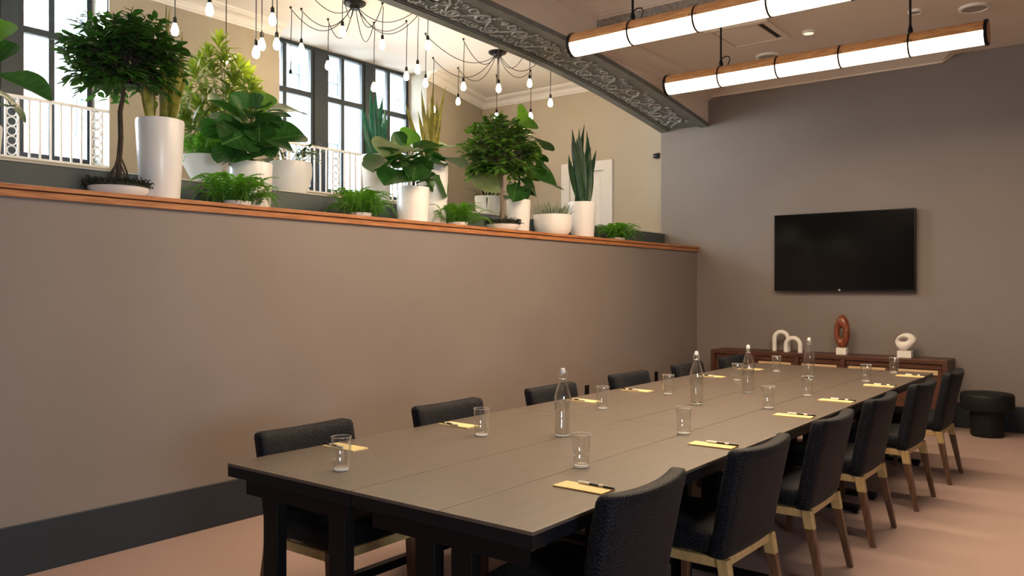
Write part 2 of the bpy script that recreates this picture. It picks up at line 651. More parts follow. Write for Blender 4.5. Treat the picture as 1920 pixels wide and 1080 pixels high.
y = 3.2
k = 0
while y < 9.65:
    s = 1 if k % 2 else -1
    scroll(xm + s * 0.075, y, 0.105, 1.6, s * PI / 2, s, 0.012)
    scroll(xm - s * 0.125, y + 0.08, 0.062, 1.4, -s * PI / 2, -s, 0.010)
    scroll(xm - s * 0.13, y - 0.06, 0.05, 1.2, PI, s, 0.009)
    scroll(xm + s * 0.165, y + 0.12, 0.035, 1.2, 0, -s, 0.008)
    # connecting stem
    pts = []
    for i in range(9):
        t = i / 8
        yy = y + 0.27 * t
        pts.append((xm + s * 0.13 * math.cos(PI * t), yy, spline(min(yy, 9.75)) + 0.006))
    sc.tube(pts, 0.010, 5, caps=False)
    # leaf buds
    for q in range(5):
        bx, by = xm + random.uniform(-.18, .18), y + random.uniform(-.1, .16)
        by = min(by, 9.7)
        an = random.uniform(0, PI)
        zz = spline(by) + 0.006
        sc.tube([(bx - .03 * math.cos(an), by - .03 * math.sin(an), zz), (bx, by, zz - .006), (bx + .03 * math.cos(an), by + .03 * math.sin(an), zz)],
                [0.003, 0.012, 0.003], 5, caps=False)
    y += 0.27
    k += 1
o = sc.build('scroll_relief', 'arch_relief', arch, smooth=60)
o['kind'] = 'stuff'


# ---- crown mouldings
def crown_profile(sign, x0, ztop, drop, proj):
    """stepped cove profile in (horizontal, z); x0 = wall face, sign = direction into the room"""
    p = [(0, 0), (proj, 0), (proj, -0.02), (proj * .86, -0.03)]
    for i in range(6):
        t = i / 5
        a = t * PI / 2
        p.append((proj * (.80 - .52 * math.sin(a)), -0.04 - (drop - .09) * (1 - math.cos(a))))
    p += [(proj * .2, -drop + .04), (proj * .2, -drop + .022), (proj * .1, -drop + .015), (proj * .1, -drop), (0, -drop)]
    return [(x0 + sign * a, ztop + b) for a, b in p]


struct(MB().prism(crown_profile(1, AX1, ZC, 0.22, 0.22), 'y', YF, YD).build('trim_2', 'ceiling_paint', smooth=35),
       'stepped crown moulding along the arch above the near lamps', 'moulding')
struct(MB().prism([(a, b) for a, b in crown_profile(-1, YD, ZC, 0.22, 0.22)], 'x', AX1, XR).build('trim_3', 'ceiling_paint', smooth=35),
       'stepped crown moulding across the ceiling drop', 'moulding')
fz = struct(box('trim_4', 'frieze', AX1, XR, YD - 0.012, YD, ZF, ZC - 0.22), 'carved frieze strip on the face of the ceiling drop', 'moulding')
struct(MB().prism(crown_profile(1, AX1, ZF, 0.10, 0.30), 'y', YD, L).build('trim_5', 'ceiling_paint', smooth=35),
       'shallow cove moulding between arch and lower ceiling', 'moulding')
# cornice on the TV wall with a splayed right end
cz0, cz1 = 3.895, ZF
cv = MB()
cv.add([(AX1, L, cz0), (2.84, L, cz0), (2.84, L - .03, cz0), (AX1, L - .03, cz0),
        (AX1, L, cz1), (2.96, L, cz1), (2.96, L - .20, cz1), (AX1, L - .20, cz1),
        (AX1, L - .03, cz0 + .015), (2.84, L - .03, cz0 + .015)],
       [(0, 1, 2, 3), (7, 6, 5, 4), (3, 2, 9, 8), (8, 9, 6, 7), (0, 4, 5, 1), (1, 5, 6, 9, 2), (0, 3, 8, 7, 4)])
struct(cv.build('trim_6', 'ceiling_paint'), 'short cornice above the television wall with a mitred end', 'moulding')
struct(box('trim_7', 'ceiling_paint', 3.62, XR, L - 0.25, L, 3.86, ZF), 'ceiling bulkhead in the far right corner', 'moulding')
# upper level crowns
struct(MB().prism(crown_profile(-1, 9.92, ZC, 0.13, 0.16), 'x', -3.85, -0.51).build('trim_8', 'upper_ceiling', smooth=35),
       'white crown moulding on the end wall of the raised level', 'moulding')

# ---- window wall of the raised level
WX = -3.12
OP = [(1.38, 3.756), (5.662, 8.038)]
ww = MB()
ww.box(WX - .5, WX, YF, OP[0][0], UF - .2, ZC)
ww.box(WX - .5, WX, OP[0][1], OP[1][0], UF - .2, ZC)
for a, b in OP:
    ww.box(WX - .5, WX, a, b, UF - .2, 2.6)
A0, A1 = (WX, 8.038), (-3.712, 9.92)
ww.add([(A0[0], A0[1], UF - .2), (A1[0], A1[1], UF - .2), (A1[0] - .5, A1[1], UF - .2), (A0[0] - .5, A0[1], UF - .2),
        (A0[0], A0[1], ZC), (A1[0], A1[1], ZC), (A1[0] - .5, A1[1], ZC), (A0[0] - .5, A0[1], ZC)],
       [(3, 2, 1, 0), (4, 5, 6, 7), (0, 1, 5, 4), (1, 2, 6, 5), (2, 3, 7, 6), (3, 0, 4, 7)])
struct(ww.build('wall_window', 'window_wall_paint'), 'warm tan window wall of the raised level', 'wall')
for nm, a, b in (('trim_9', YF, OP[0][0]), ('trim_10', OP[0][1], OP[1][0])):
    struct(MB().prism(crown_profile(1, WX, ZC, 0.13, 0.16), 'y', a, b).build(nm, 'upper_ceiling', smooth=35),
           'white crown moulding on the pier between the windows' if nm == 'trim_10' else 'white crown moulding on the window wall at far left', 'moulding')
dv = Vector((A1[0] - A0[0], A1[1] - A0[1], 0))
lenA = dv.length
ang = math.atan2(dv.y, dv.x) - PI / 2
o = MB().prism(crown_profile(1, 0, 0, 0.13, 0.16), 'y', 0, lenA).build('trim_11', 'upper_ceiling', smooth=35)
o.location = (A0[0], A0[1], ZC)
o.rotation_euler = (0, 0, ang)
struct(o, 'white crown moulding on the angled wall right of the windows', 'moulding')

GX = -3.5
for wi, (a, b) in enumerate(OP):
    nm = 'window_%d' % (wi + 1)
    z0, z1 = 2.62, ZC
    w = struct(thing(nm, '', ''), ['tall dark framed window at the far left behind the ficus tree', 'dark framed triple window in the middle of the raised level'][wi], 'window')
    w.location = (GX, (a + b) / 2, z0)
    T = Vector((-GX, -(a + b) / 2, -z0))

    def part(n, m, x0, x1, y0, y1, za, zb):
        return MB().box(x0 + T.x, x1 + T.x, y0 + T.y, y1 + T.y, za + T.z, zb + T.z).build(n, m, w, bevel=0.003)
    e = b
    posts = [e - .80, e - .65], [e - 1.62, e - 1.44]
    for p0, p1 in posts:
        part('post', 'frame_dark', GX - .05, GX + .05, p0, p1, z0, z1)
    part('head_rail', 'frame_dark', GX - .04, GX + .045, a, b, z1 - .045, z1)
    part('sill_rail', 'frame_dark', GX - .04, GX + .045, a, b, z0, z0 + .09)
    units = [(a, e - 1.62), (e - 1.44, e - .80), (e - .65, b)]
    for u0, u1 in units:
        part('stile', 'frame_dark', GX - .03, GX + .035, u0, u0 + .045, z0 + .09, z1 - .045)
        part('stile', 'frame_dark', GX - .03, GX + .035, u1 - .045, u1, z0 + .09, z1 - .045)
        um = u0 + (u1 - u0) * (.44 if u1 < b else .44)
        part('mullion', 'frame_dark', GX - .025, GX + .03, um - .026, um + .026, z0 + .09, z1 - .045)
        part('transom', 'frame_dark', GX - .025, GX + .032, u0 + .045, u1 - .045, 3.80, 3.86)
        for q0, q1 in ((u0 + .045, um - .026), (um + .026, u1 - .045)):
            for r0, r1 in ((z0 + .09, 3.80), (3.86, z1 - .045)):
                part('pane', 'pane_glass', GX - .004, GX + .004, q0, q1, r0, r1)
    portal('daylight_portal', (GX - .14, (a + b) / 2, (z0 + z1) / 2), (0, -PI / 2, 0), z1 - z0, b - a)

# white guard rails in the window openings
ring_me = MB()
n1, n2 = 16, 6
vs, fs = [], []
for i in range(n1):
    A = 2 * PI * i / n1
    for j in range(n2):
        B = 2 * PI * j / n2
        r = 0.038 + 0.006 * math.cos(B)
        vs.append((0.006 * math.sin(B), r * math.cos(A), r * math.sin(A)))
for i in range(n1):
    for j in range(n2):
        fs.append((i * n2 + j, ((i + 1) % n1) * n2 + j, ((i + 1) % n1) * n2 + (j + 1) % n2, i * n2 + (j + 1) % n2))
ring_me = ring_me.add(vs, fs).mesh('ring', 'white_paint', 60)
RX = -3.16
bal_me = MB().box(-.007, .007, -.008, .008, 2.62, 3.125).mesh('baluster', 'white_paint')
for wi, (a, b) in enumerate(OP):
    g = thing('window_guard', ['white metal guard rail with ring panels at the far left window', 'white metal guard rail with ring panels at the middle window'][wi],
              'railing', (RX, (a + b) / 2, 2.6), group='white guard rails in the window openings')
    yc = (a + b) / 2
    MB().box(-.02, .02, a - yc, b - yc, .525, .55).build('top_rail', 'white_paint', g, bevel=.003)
    MB().box(-.015, .015, a - yc, b - yc, 0.0, .022).build('bottom_rail', 'white_paint', g, bevel=.003)
    panels = [b - .10, b - .82, b - 1.54, b - 2.26]
    for pc in panels:
        for s in (-.05, .05):
            inst(bal_me, 'baluster', g, loc=(0, pc + s - yc, -2.6))
        for q in range(6):
            inst(ring_me, 'ring', g, loc=(0, pc - yc, .068 + .083 * q))
    for p0, p1 in zip(panels[1:], panels):
        for q in range(1, 7):
            yy = p0 + .05 + (p1 - p0 - .10) * q / 7
            inst(bal_me, 'baluster', g, loc=(0, yy - yc, -2.6))

# ---- door on the end wall of the raised level
dr = struct(thing('door_1', '', ''), 'white panelled door in a white frame on the far end wall', 'door')
dr.location = (-1.755, 9.92, UF)
top = 3.28 - UF
MB().box(-.43, -.29, -.035, 0, 0, top).build('door_jamb', 'door_white', dr, bevel=.004)
MB().box(.29, .43, -.035, 0, 0, top).build('door_jamb', 'door_white', dr, bevel=.004)
MB().box(-.29, .29, -.035, 0, top - .14, top).build('door_head', 'door_white', dr, bevel=.004)
MB().box(-.29, .29, -.006, 0, 0, top - .14).build('door_leaf', 'door_white', dr)
MB().box(-.22, .22, -.012, -.006, .2, top - .24).build('door_panel', 'white_paint', dr, bevel=.004)
kn = MB().lathe([(0, 0), (.02, 0), (.028, .02), (.02, .04), (0, .045)], 12)
kn.deform(lambda x, y, z: (x + .24, -z - .006, y + .98))
kn.build('door_knob', 'black_metal', dr, smooth=50)
hk = at_y(1233, 292, 9.92)
hb = thing('wall_bracket', 'small dark bracket on the pale wall right of the door', 'bracket', (hk.x, 9.92, hk.z - .03))
MB().box(-.05, .03, -.04, 0, .0, .018).build('arm', 'black_metal', hb)
MB().box(-.05, .03, -.04, 0, .035, .053).build('arm', 'black_metal', hb)
MB().box(-.03, .03, -.008, 0, -.01, .065).build('plate', 'black_metal', hb)

# ================================================================== OUTSIDE
def building(name, label, m, x, y0, y1, z0, z1, wins, wm, depth=4.0):
    b = thing(name, label, 'building', (x, (y0 + y1) / 2, z0))
    yc = (y0 + y1) / 2
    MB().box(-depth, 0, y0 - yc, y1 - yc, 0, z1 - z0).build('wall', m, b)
    MB().box(-depth, .25, y0 - yc, y1 - yc, z1 - z0, z1 - z0 + .4).build('cornice', m, b)
    for (wy, wz, wwd, wh) in wins:
        f = MB()
        for (q0, q1, r0, r1) in ((-wwd / 2 - .08, -wwd / 2, -wh / 2, wh / 2), (wwd / 2, wwd / 2 + .08, -wh / 2, wh / 2),
                                 (-wwd / 2 - .08, wwd / 2 + .08, wh / 2, wh / 2 + .08), (-wwd / 2 - .15, wwd / 2 + .15, -wh / 2 - .1, -wh / 2),
                                 (-wwd / 2, wwd / 2, -.03, .03)):
            f.box(0, .1, q0, q1, r0, r1)
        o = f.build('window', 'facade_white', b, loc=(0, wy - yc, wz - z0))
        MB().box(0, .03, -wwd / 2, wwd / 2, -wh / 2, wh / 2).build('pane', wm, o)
    return b


wins = []
for r_ in range(4):
    for c_ in range(9):
        wins.append((14.2 + c_ * 2.25, 0.6 + r_ * 3.55, .75, 1.25))
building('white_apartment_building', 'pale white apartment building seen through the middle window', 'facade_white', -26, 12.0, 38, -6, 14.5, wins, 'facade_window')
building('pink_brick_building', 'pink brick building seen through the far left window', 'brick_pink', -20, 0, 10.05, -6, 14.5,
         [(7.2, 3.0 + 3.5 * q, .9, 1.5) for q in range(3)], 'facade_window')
pp = MB().tube([(0, 0, 0), (0, 0, 20)], .09, 8)
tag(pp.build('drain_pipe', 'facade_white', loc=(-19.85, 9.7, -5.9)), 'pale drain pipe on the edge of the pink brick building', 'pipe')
gs = struct(box('ground', 'street', -40, -4.2, -20, 60, -6.2, -6.0), 'street outside far below the windows', 'ground')

# ================================================================== CEILING FITTINGS
def disc_fit(name, label, px, py, r, m_in, cat, z=ZF):
    p = at_z(px, py, z)
    t = thing(name, label, cat, (p.x, p.y, z - .02))
    MB().lathe([(r * .82, .0), (r * .84, -.004), (r, .0), (r * 1.0, .02), (r * .82, .02)], 28, close=True).build('rim', 'white_plaster', t, smooth=40)
    MB().lathe([(0, .004), (r * .83, .004), (r * .83, .02), (0, .02)], 28).build('grille' if 'speaker' in name else 'lens', m_in, t, smooth=40)
    return t


disc_fit('ceiling_speaker', 'round ceiling speaker near the upper right corner', 1827, 13, .125, 'speaker_grille', 'speaker')
disc_fit('ceiling_speaker', 'round ceiling speaker just above the far lamp tube', 1440, 104, .125, 'speaker_grille', 'speaker')
disc_fit('recessed_downlight', 'small recessed ceiling downlight between the two lamps', 1516, 59, .06, 'downlight_glow', 'downlight')
disc_fit('recessed_downlight', 'small recessed ceiling downlight beside the right lamp rod', 1716, 20, .06, 'speaker_grille', 'downlight')
v0, v1 = at_z(1342, 60, ZF), at_z(1470, 77, ZF)
vt = thing('air_vent', 'rectangular framed ceiling air vent between the lamps', 'vent', (1.49, 7.75, ZF - .02))
for q in ((-.31, -.25, -.34, .34), (.25, .31, -.34, .34), (-.25, .25, -.34, -.28), (-.25, .25, .28, .34)):
    MB().box(*q, -.004, .02).build('frame_bar', 'ceiling_paint', vt, bevel=.003)
MB().box(-.25, .25, -.28, .28, .016, .02).build('recess', 'vent_dark', vt)
MB().box(-.24, .19, -.25, .27, .0, .012).build('panel', 'ceiling_paint', vt, bevel=.004)

# ================================================================== TUBE LAMPS
def half_tube(r0, r1, a0, a1, x0, x1, n=18):
    mb = MB()
    prof = []
    for i in range(n + 1):
        a = a0 + (a1 - a0) * i / n
        prof.append((r1 * math.cos(a), r1 * math.sin(a)))
    for i in range(n, -1, -1):
        a = a0 + (a1 - a0) * i / n
        prof.append((r0 * math.cos(a), r0 * math.sin(a)))
    m = len(prof)
    vs = [(x0, p[0], p[1]) for p in prof] + [(x1, p[0], p[1]) for p in prof]
    fs = [(i, (i + 1) % m, m + (i + 1) % m, m + i) for i in range(m)]
    for off in (0, m):
        for i in range(n):
            fs.append((off + i, off + i + 1, off + m - 2 - i, off + m - 1 - i))
    return mb.add(vs, fs)


def ring_x(r0, r1, x0, x1, n=28):
    mb = MB().lathe([(r0, x0), (r1, x0), (r1, x1), (r0, x1)], n, close=True)
    return mb.deform(lambda x, y, z: (z, x, y))


def tube_lamp(y, label, ztop):
    R = .088
    LX0, LX1 = 1.135, 3.66
    n = 5
    t = thing('tube_pendant_lamp', label, 'lamp', ((LX0 + LX1) / 2, y, 3.32), group='wood and glass tube lamps over the table')
    hl = (LX1 - LX0) / 2
    half_tube(R - .006, R, 0, PI, -hl + .01, hl - .01).build('wood_housing', 'lamp_wood', t, smooth=40)
    seg = 2 * hl / n
    for k in range(n):
        half_tube(R - .012, R - .003, -PI, 0, -hl + seg * k + .003, -hl + seg * (k + 1) - .003).build('diffuser', 'tube_glow', t, smooth=40)
    sm = ring_x(R - .004, R + .004, -.006, .006).mesh('strap', 'black_metal', 40)
    for k in range(1, n):
        s = inst(sm, 'strap', t, loc=(-hl + seg * k, 0, 0))
        for dx in (-.022, .022):
            for sd in (-1, 1):
                MB().lathe([(0, .003), (.004, .002), (.005, 0)], 6).deform(lambda x, yy, z: (dx + x, sd * (R + z), yy + .012)).build('rivet', 'black_metal', s)
    for sd in (-1, 1):
        cp = MB().lathe([(0, 0), (R - .012, 0), (R - .008, -.006), (R + .006, -.006), (R + .006, .016), (0, .016)], 28)
        cp.deform(lambda x, yy, z: (sd * (hl - .004 + z), x, yy)).build('end_cap', 'black_metal', t, smooth=40)
        MB().lathe([(0, .018), (R - .014, .018), (R - .014, .010), (0, .010)], 28).deform(lambda x, yy, z: (sd * (hl - .004 + z), x, yy)).build('end_disc', 'lamp_wood', t, smooth=40)
    for k in (1, 4):
        xr = -hl + seg * k
        MB().tube([(xr, 0, R + .05), (xr, 0, ztop - 3.32)], .009, 8).build('rod', 'black_metal', t, smooth=40)
        MB().lathe([(0, 0), (.016, 0), (.02, .02), (.01, .06), (0, .06)], 10, (xr, 0, R + .002)).build('clevis', 'black_metal', t, smooth=40)
        MB().lathe([(0, 0), (.05, 0), (.05, -.012), (.02, -.03), (0, -.03)], 20, (xr, 0, ztop - 3.32)).build('ceiling_plate', 'black_metal', t, smooth=40)
    ld = bpy.data.lights.new('tube_light', 'AREA')
    ld.shape = 'RECTANGLE'
    ld.size, ld.size_y = 2 * hl - .06, .11
    ld.energy = STRIP
    ld.color = (1.0, 0.74, 0.48)
    lo_ = bpy.data.objects.new('light_strip', ld)
    C.objects.link(lo_)
    lo_.parent = t
    lo_.location = (0, 0, -R - .004)
    xr = -hl + seg
    lp = [(xr, 0, R + .06), (xr + .03, .01, R + .085), (xr + .065, .015, R + .082), (xr + .075, .02, R + .055), (xr + .05, .03, R + .01), (xr + .04, .03, R - .02)]
    MB().tube(lp, .005, 6).build('cable_loop', 'black_plastic', t, smooth=40)
    return t


tube_lamp(6.75, 'wood backed glowing tube lamp hanging farthest from the viewer, above the screen end', ZC)
tube_lamp(5.20, 'wood backed glowing tube lamp in the middle of the row, cut by the top edge', ZC)
tube_lamp(3.65, 'wood backed tube lamp of which only a tip shows at the top edge', ZC)

# ================================================================== TELEVISION
tv = thing('television', 'large black flat television mounted on the taupe wall', 'television', (1.815, L - .07, 1.445))
MB().box(-.775, .775, -.02, .03, 0, .905).build('screen_body', 'black_plastic', tv, bevel=.004)
MB().box(-.763, .763, -.023, -.0195, .022, .895).build('screen', 'tv_black', tv)
MB().box(-.25, .25, .03, .07, .25, .65).build('wall_mount', 'black_metal', tv)
MB().lathe([(0, 0), (.012, 0), (.012, .003), (0, .003)], 12).deform(lambda x, y, z: (x - .02, -.022 - z, y + .012)).build('logo', 'logo_grey', tv)

# ================================================================== CONSOLE AND SCULPTURES
CXW = 0.38
con = thing('console_cabinet', 'long dark walnut console with pale inset fronts under the television', 'cabinet', (CXW, L - .43, 0))
CL = 2.96 - CXW
MB().box(0, CL, 0, .41, .69, .735).build('top', 'walnut', con, bevel=.004)
MB().box(0, CL, .02, .41, .10, .13).build('bottom', 'walnut', con, bevel=.003)
MB().box(0, CL, .39, .41, .13, .69).build('back_panel', 'walnut', con)
nb = 5
bay = (CL - .05) / nb
for k in range(nb + 1):
    MB().box(k * bay, k * bay + .05, 0, .39, .13, .69).build('divider', 'walnut', con, bevel=.003)
for k in range(nb):
    d0 = MB().box(k * bay + .055, (k + 1) * bay - .005, .02, .05, .635, .686).build('drawer', 'walnut', con, bevel=.002)
    d = MB().box(k * bay + .055, (k + 1) * bay - .005, .015, .045, .14, .628).build('door', 'walnut', con, bevel=.003)
    MB().box(k * bay + .085, (k + 1) * bay - .04, .008, .016, .578, .626).build('pale_rail', 'console_inset', d, bevel=.002)
for lx in (.08, CL - .13):
    for ly in (.05, .31):
        MB().box(lx, lx + .05, ly, ly + .05, 0, .10).build('leg', 'walnut', con)


def arch_sculpt(label, px, py, w, h, r, dy):
    p = at_y(px, py, L - .22 + dy)
    pts = [(-w / 2, 0, 0)]
    hs = h - w / 2
    pts += [(-w / 2, 0, hs * q / 3) for q in (1, 2)]
    for i in range(13):
        a = PI - PI * i / 12
        pts.append((w / 2 * math.cos(a), 0, hs + w / 2 * math.sin(a)))
    pts += [(w / 2, 0, hs * q / 3) for q in (2, 1)] + [(w / 2, 0, 0)]
    o = MB().tube(pts, r, 12).build('arch_sculpture', 'white_plaster', loc=(p.x, L - .22 + dy, .735), smooth=50)
    return tag(o, label, 'sculpture', 'white arch sculptures on the console')


arch_sculpt('taller white arch sculpture standing behind the smaller arch on console', 1465, 668, .165, .225, .026, .05)
arch_sculpt('smaller white arch sculpture in front of the taller arch on console', 1487, 668, .165, .165, .026, -.06)


def slab_sculpt(name, label, px, outline, hole, thick, m, base, zb=.735, tilt=0.0):
    """ring shaped sculpture (outline and hole are same-length point lists in x,z) on a block"""
    p = at_y(px, 660, L - .25)
    t = thing(name, label, 'sculpture', (p.x, L - .25, zb))
    bw, bd, bh = base
    MB().box(-bw / 2, bw / 2, -bd / 2, bd / 2, 0, bh).build('plinth', 'white_plaster', t, bevel=.003)
    n = len(outline)
    layers = []
    for k in range(8):
        a = 2 * PI * k / 8
        c, s = math.cos(a), math.sin(a)
        f = .5 + .5 * c
        layers.append([((o_[0] * f + h_[0] * (1 - f)), s * thick * .5, (o_[1] * f + h_[1] * (1 - f))) for o_, h_ in zip(outline, hole)])
    vs = [q for lay in layers for q in lay]
    fs = []
    for k in range(8):
        k2 = (k + 1) % 8
        for i in range(n):
            i2 = (i + 1) % n
            fs.append((k * n + i, k * n + i2, k2 * n + i2, k2 * n + i))
    mb = MB().add(vs, fs)
    mb.deform(lambda x, y, z: (x, y, z + bh))
    o = mb.build('body', m, t, smooth=70)
    o.rotation_euler = (0, 0, tilt)
    return t


n = 28
out = [(0.086 * math.cos(2 * PI * i / n), .178 + .190 * math.sin(2 * PI * i / n)) for i in range(n)]
hol = [(0.020 * math.cos(2 * PI * i / n) - .006, .165 + .055 * math.sin(2 * PI * i / n)) for i in range(n)]
slab_sculpt('oval_sculpture', 'tall brown wooden oval sculpture with a hole on white block', 1579, out, hol, .10, 'brown_wood', (.11, .09, .075))
out = []
hol = []
for i in range(n):
    a = 2 * PI * i / n
    c_, s_ = math.cos(a), math.sin(a)
    out.append((.108 * c_ * (1 - .30 * max(0, -s_)) - .02 * max(0, -s_) + .008, .094 + .096 * s_ + .012 * c_))
    hol.append((.038 * c_ - .014, .116 + .018 * s_ + .004 * c_))
slab_sculpt('pebble_sculpture', 'white rounded pebble sculpture with an oval hole on white block', 1697, out, hol, .09, 'white_plaster', (.14, .10, .072))

# ================================================================== STOOL, OUTLETS
st = thing('mushroom_stool', 'black round mushroom shaped stool against the back wall', 'stool', (3.31, 9.38, 0))
MB().lathe([(0, .445), (.14, .44), (.225, .43), (.235, .42), (.24, .40), (.24, .29), (.225, .265), (.16, .26), (0, .26)], 40).build('seat', 'stool_black', st, smooth=50)
MB().lathe([(0, .27), (.15, .27), (.15, .02), (.14, 0), (0, 0)], 32).build('stem', 'stool_black', st, smooth=50)
for px, py, lb in ((1100, 733, 'black wall outlet plate between third and fourth left chairs'), (1230, 706, 'black wall outlet plate just right of the fourth left chair')):
    p = at_x(px, py, 0)
    t = thing('wall_outlet', lb, 'outlet', (0, p.y, p.z - .06))
    MB().box(0, .008, -.038, .038, 0, .12).build('plate', 'black_plastic', t, bevel=.003)
    for q in (.025, .070):
        MB().box(.008, .011, -.018, .018, q, q + .028).build('socket', 'black_metal', t)

# ================================================================== TABLES
TX0, TX1, TXM = 1.54, 3.12, 2.305
TYS, TZ = (1.97, 3.945, 5.95, 7.78), .75
pos = ['nearest the viewer', 'in the middle of the row', 'at the far end by the console']
for col in range(2):
    for row in range(3):
        x0, x1 = (TX0, TXM - .0022) if col == 0 else (TXM + .0022, TX1)
        y0, y1 = TYS[row] + .0018, TYS[row + 1] - .0018
        sd = 'wall side' if col == 0 else 'room side'
        t = thing('conference_table', 'dark conference table section on the %s, %s' % (sd, pos[row]), 'table', ((x0 + x1) / 2, (y0 + y1) / 2, 0),
                  group='joined conference table sections')
        hx, hy = (x1 - x0) / 2, (y1 - y0) / 2
        cuts = [-hx, (1.863 if col == 0 else 2.735) - (x0 + x1) / 2, hx]
        for c0, c1 in zip(cuts, cuts[1:]):
            MB().box(c0 + (.0018 if c0 > -hx else 0), c1 - (.0018 if c1 < hx else 0), -hy, hy, TZ - .012, TZ).build('plank', 'table_top', t, bevel=.0012)
        MB().box(-hx + .001, hx - .001, -hy + .001, hy - .001, TZ - .055, TZ - .012).build('core', 'table_edge', t, bevel=.001)
        # aprons
        MB().box(-hx + .06, hx - .06, -hy + .05, -hy + .07, TZ - .13, TZ - .055).build('apron', 'black_metal', t)
        MB().box(-hx + .06, hx - .06, hy - .09, hy - .07, TZ - .13, TZ - .055).build('apron', 'black_metal', t)
        posts = (1.755 - (TX0 + TXM) / 2, 2.165 - (TX0 + TXM) / 2) if col == 0 else (2.62 - (TX1 + TXM) / 2, 2.785 - (TX1 + TXM) / 2)
        for yy in (-hy + (.08 if col == 0 else (.08, .04, .12)[row]), hy - (.10 if col == 0 else .30)):
            for px_ in posts:
                MB().box(px_ - .045, px_ + .045, yy - .025, yy + .025, .05, TZ - .055).build('leg', 'black_metal', t, bevel=.004)
            MB().box(-hx + .06, hx - .04, yy - .035, yy + .035, 0.015, .05).build('foot_bar', 'black_metal', t, bevel=.006)
            for fx_ in (-hx + .09, hx - .07):
                MB().lathe([(0, 0), (.018, 0), (.02, .016), (0, .016)], 10, (fx_, yy, 0)).build('glide', 'black_plastic', t)
        MB().box(posts[0] - .02, posts[0] + .02, -hy + .1, hy - .32, .16, .20).build('stretcher', 'black_metal', t)

# ================================================================== CHAIRS
def back_deform(x, y, z):
    t = (z - .395) / .45
    u = x / .27
    w = 0.985 + .015 * t                       # narrower at the seat
    yy = y - .175 - .09 * t - .015 * t * t     # lean
    yy += .035 * u * u * (.35 + .65 * t)      # wraps forward at the sides
    zz = z - .012 * (1 - u * u) * max(0, t - .5) * 2   # slight dip in the middle of the top edge
    return x * w, yy, zz


def make_chair():
    t = thing('dining_chair', '', 'chair')
    MB().rbox(0, 0, .617, .54, .075, .456, .026, 12).deform(back_deform).build('backrest', 'navy_weave', t, smooth=60)
    # piping seams on the back edges
    for s in (-1, 1):
        pts = []
        for i in range(14):
            z = .42 + .36 * i / 13
            pts.append(back_deform(s * .268, -.006, z))
        MB().tube(pts, .0035, 5).build('piping', 'navy_weave', t, smooth=60)
    MB().rbox(0, .045, .445, .50, .44, .10, .04, 8).deform(
        lambda x, y, z: (x * (1 + .06 * (y + .17) / .44), y, z + (.012 * (1 - (x / .25) ** 2) if z > .445 else 0))).build('seat', 'navy_weave', t, smooth=60)
    for s in (-1, 1):
        MB().box(s * .235 - .014, s * .235 + .014, -.17, .235, .357, .396).build('side_rail', 'leg_oak', t, bevel=.003)
    MB().box(-.222, .222, -.195, -.168, .357, .396).build('back_rail', 'leg_oak', t, bevel=.003)
    MB().box(-.222, .222, .212, .238, .357, .396).build('front_rail', 'leg_oak', t, bevel=.003)
    # rear legs: pale block at the top, walnut below, raked back
    for s in (-1, 1):
        def sec(z, cx_, cy_, a, b):
            return [(cx_ - a, cy_ - b, z), (cx_ + a, cy_ - b, z), (cx_ + a, cy_ + b, z), (cx_ - a, cy_ + b, z)]
        lo = MB()
        A = sec(0, s * .247, -.262, .014, .014)
        B = sec(.305, s * .234, -.200, .020, .022)
        lo.add(A + B, [(3, 2, 1, 0), (4, 5, 6, 7), (0, 1, 5, 4), (1, 2, 6, 5), (2, 3, 7, 6), (3, 0, 4, 7)])
        leg = lo.build('leg', 'leg_walnut', t, bevel=.003)
        A = sec(.3052, s * .234, -.1995, .0215, .0235)
        B = sec(.394, s * .233, -.184, .0225, .0245)
        MB().add(A + B, [(3, 2, 1, 0), (4, 5, 6, 7), (0, 1, 5, 4), (1, 2, 6, 5), (2, 3, 7, 6), (3, 0, 4, 7)]).build('leg_block', 'leg_oak', leg, bevel=.003)
        A = sec(0, s * .232, .222, .014, .014)
        B = sec(.396, s * .232, .214, .022, .022)
        MB().add(A + B, [(3, 2, 1, 0), (4, 5, 6, 7), (0, 1, 5, 4), (1, 2, 6, 5), (2, 3, 7, 6), (3, 0, 4, 7)]).build('leg', 'leg_walnut', t, bevel=.003)
    return t


chair0 = make_chair()
ordn = ['first', 'second', 'third', 'fourth', 'fifth', 'sixth']
RC = [(3.005, 2.42, .02), (3.05, 3.35, -.02), (3.07, 4.28, .015), (3.075, 5.20, 0), (3.11, 6.18, -.02), (3.14, 7.12, .01)]
LC = [(1.715, 2.43, .01), (1.715, 3.41, -.01), (1.715, 4.42, .015), (1.715, 5.44, 0), (1.715, 6.44, .01), (1.72, 7.38, -.01)]
rl = ['dark woven chair at the near right table corner, cut by the lower edge',
      'second dark woven chair from the front on the right side of table',
      'third dark woven chair from the front on the right side of table',
      'fourth dark woven chair from the front on the right side of table',
      'fifth dark woven chair from the front on the right side of table',
      'farthest dark woven chair on the right side of table, beside the black stool']
ll = ['dark woven chair at the near left table corner by the half wall',
      'second dark woven chair from the front on the half wall side',
      'third dark woven chair on the half wall side, behind the nearest bottle',
      'fourth dark woven chair from the front on the half wall side',
      'fifth dark woven chair from the front on the half wall side, behind a bottle',
      'farthest dark woven chair on the half wall side, beside the console']
for i, (x, y, a) in enumerate(RC):
    c = chair0 if i == 0 else copy_tree(chair0)
    c.location = (x, y, 0)
    c.rotation_euler = (0, 0, PI / 2 + a)
    tag(c, rl[i], 'chair', 'dark woven chairs on the right of the table')
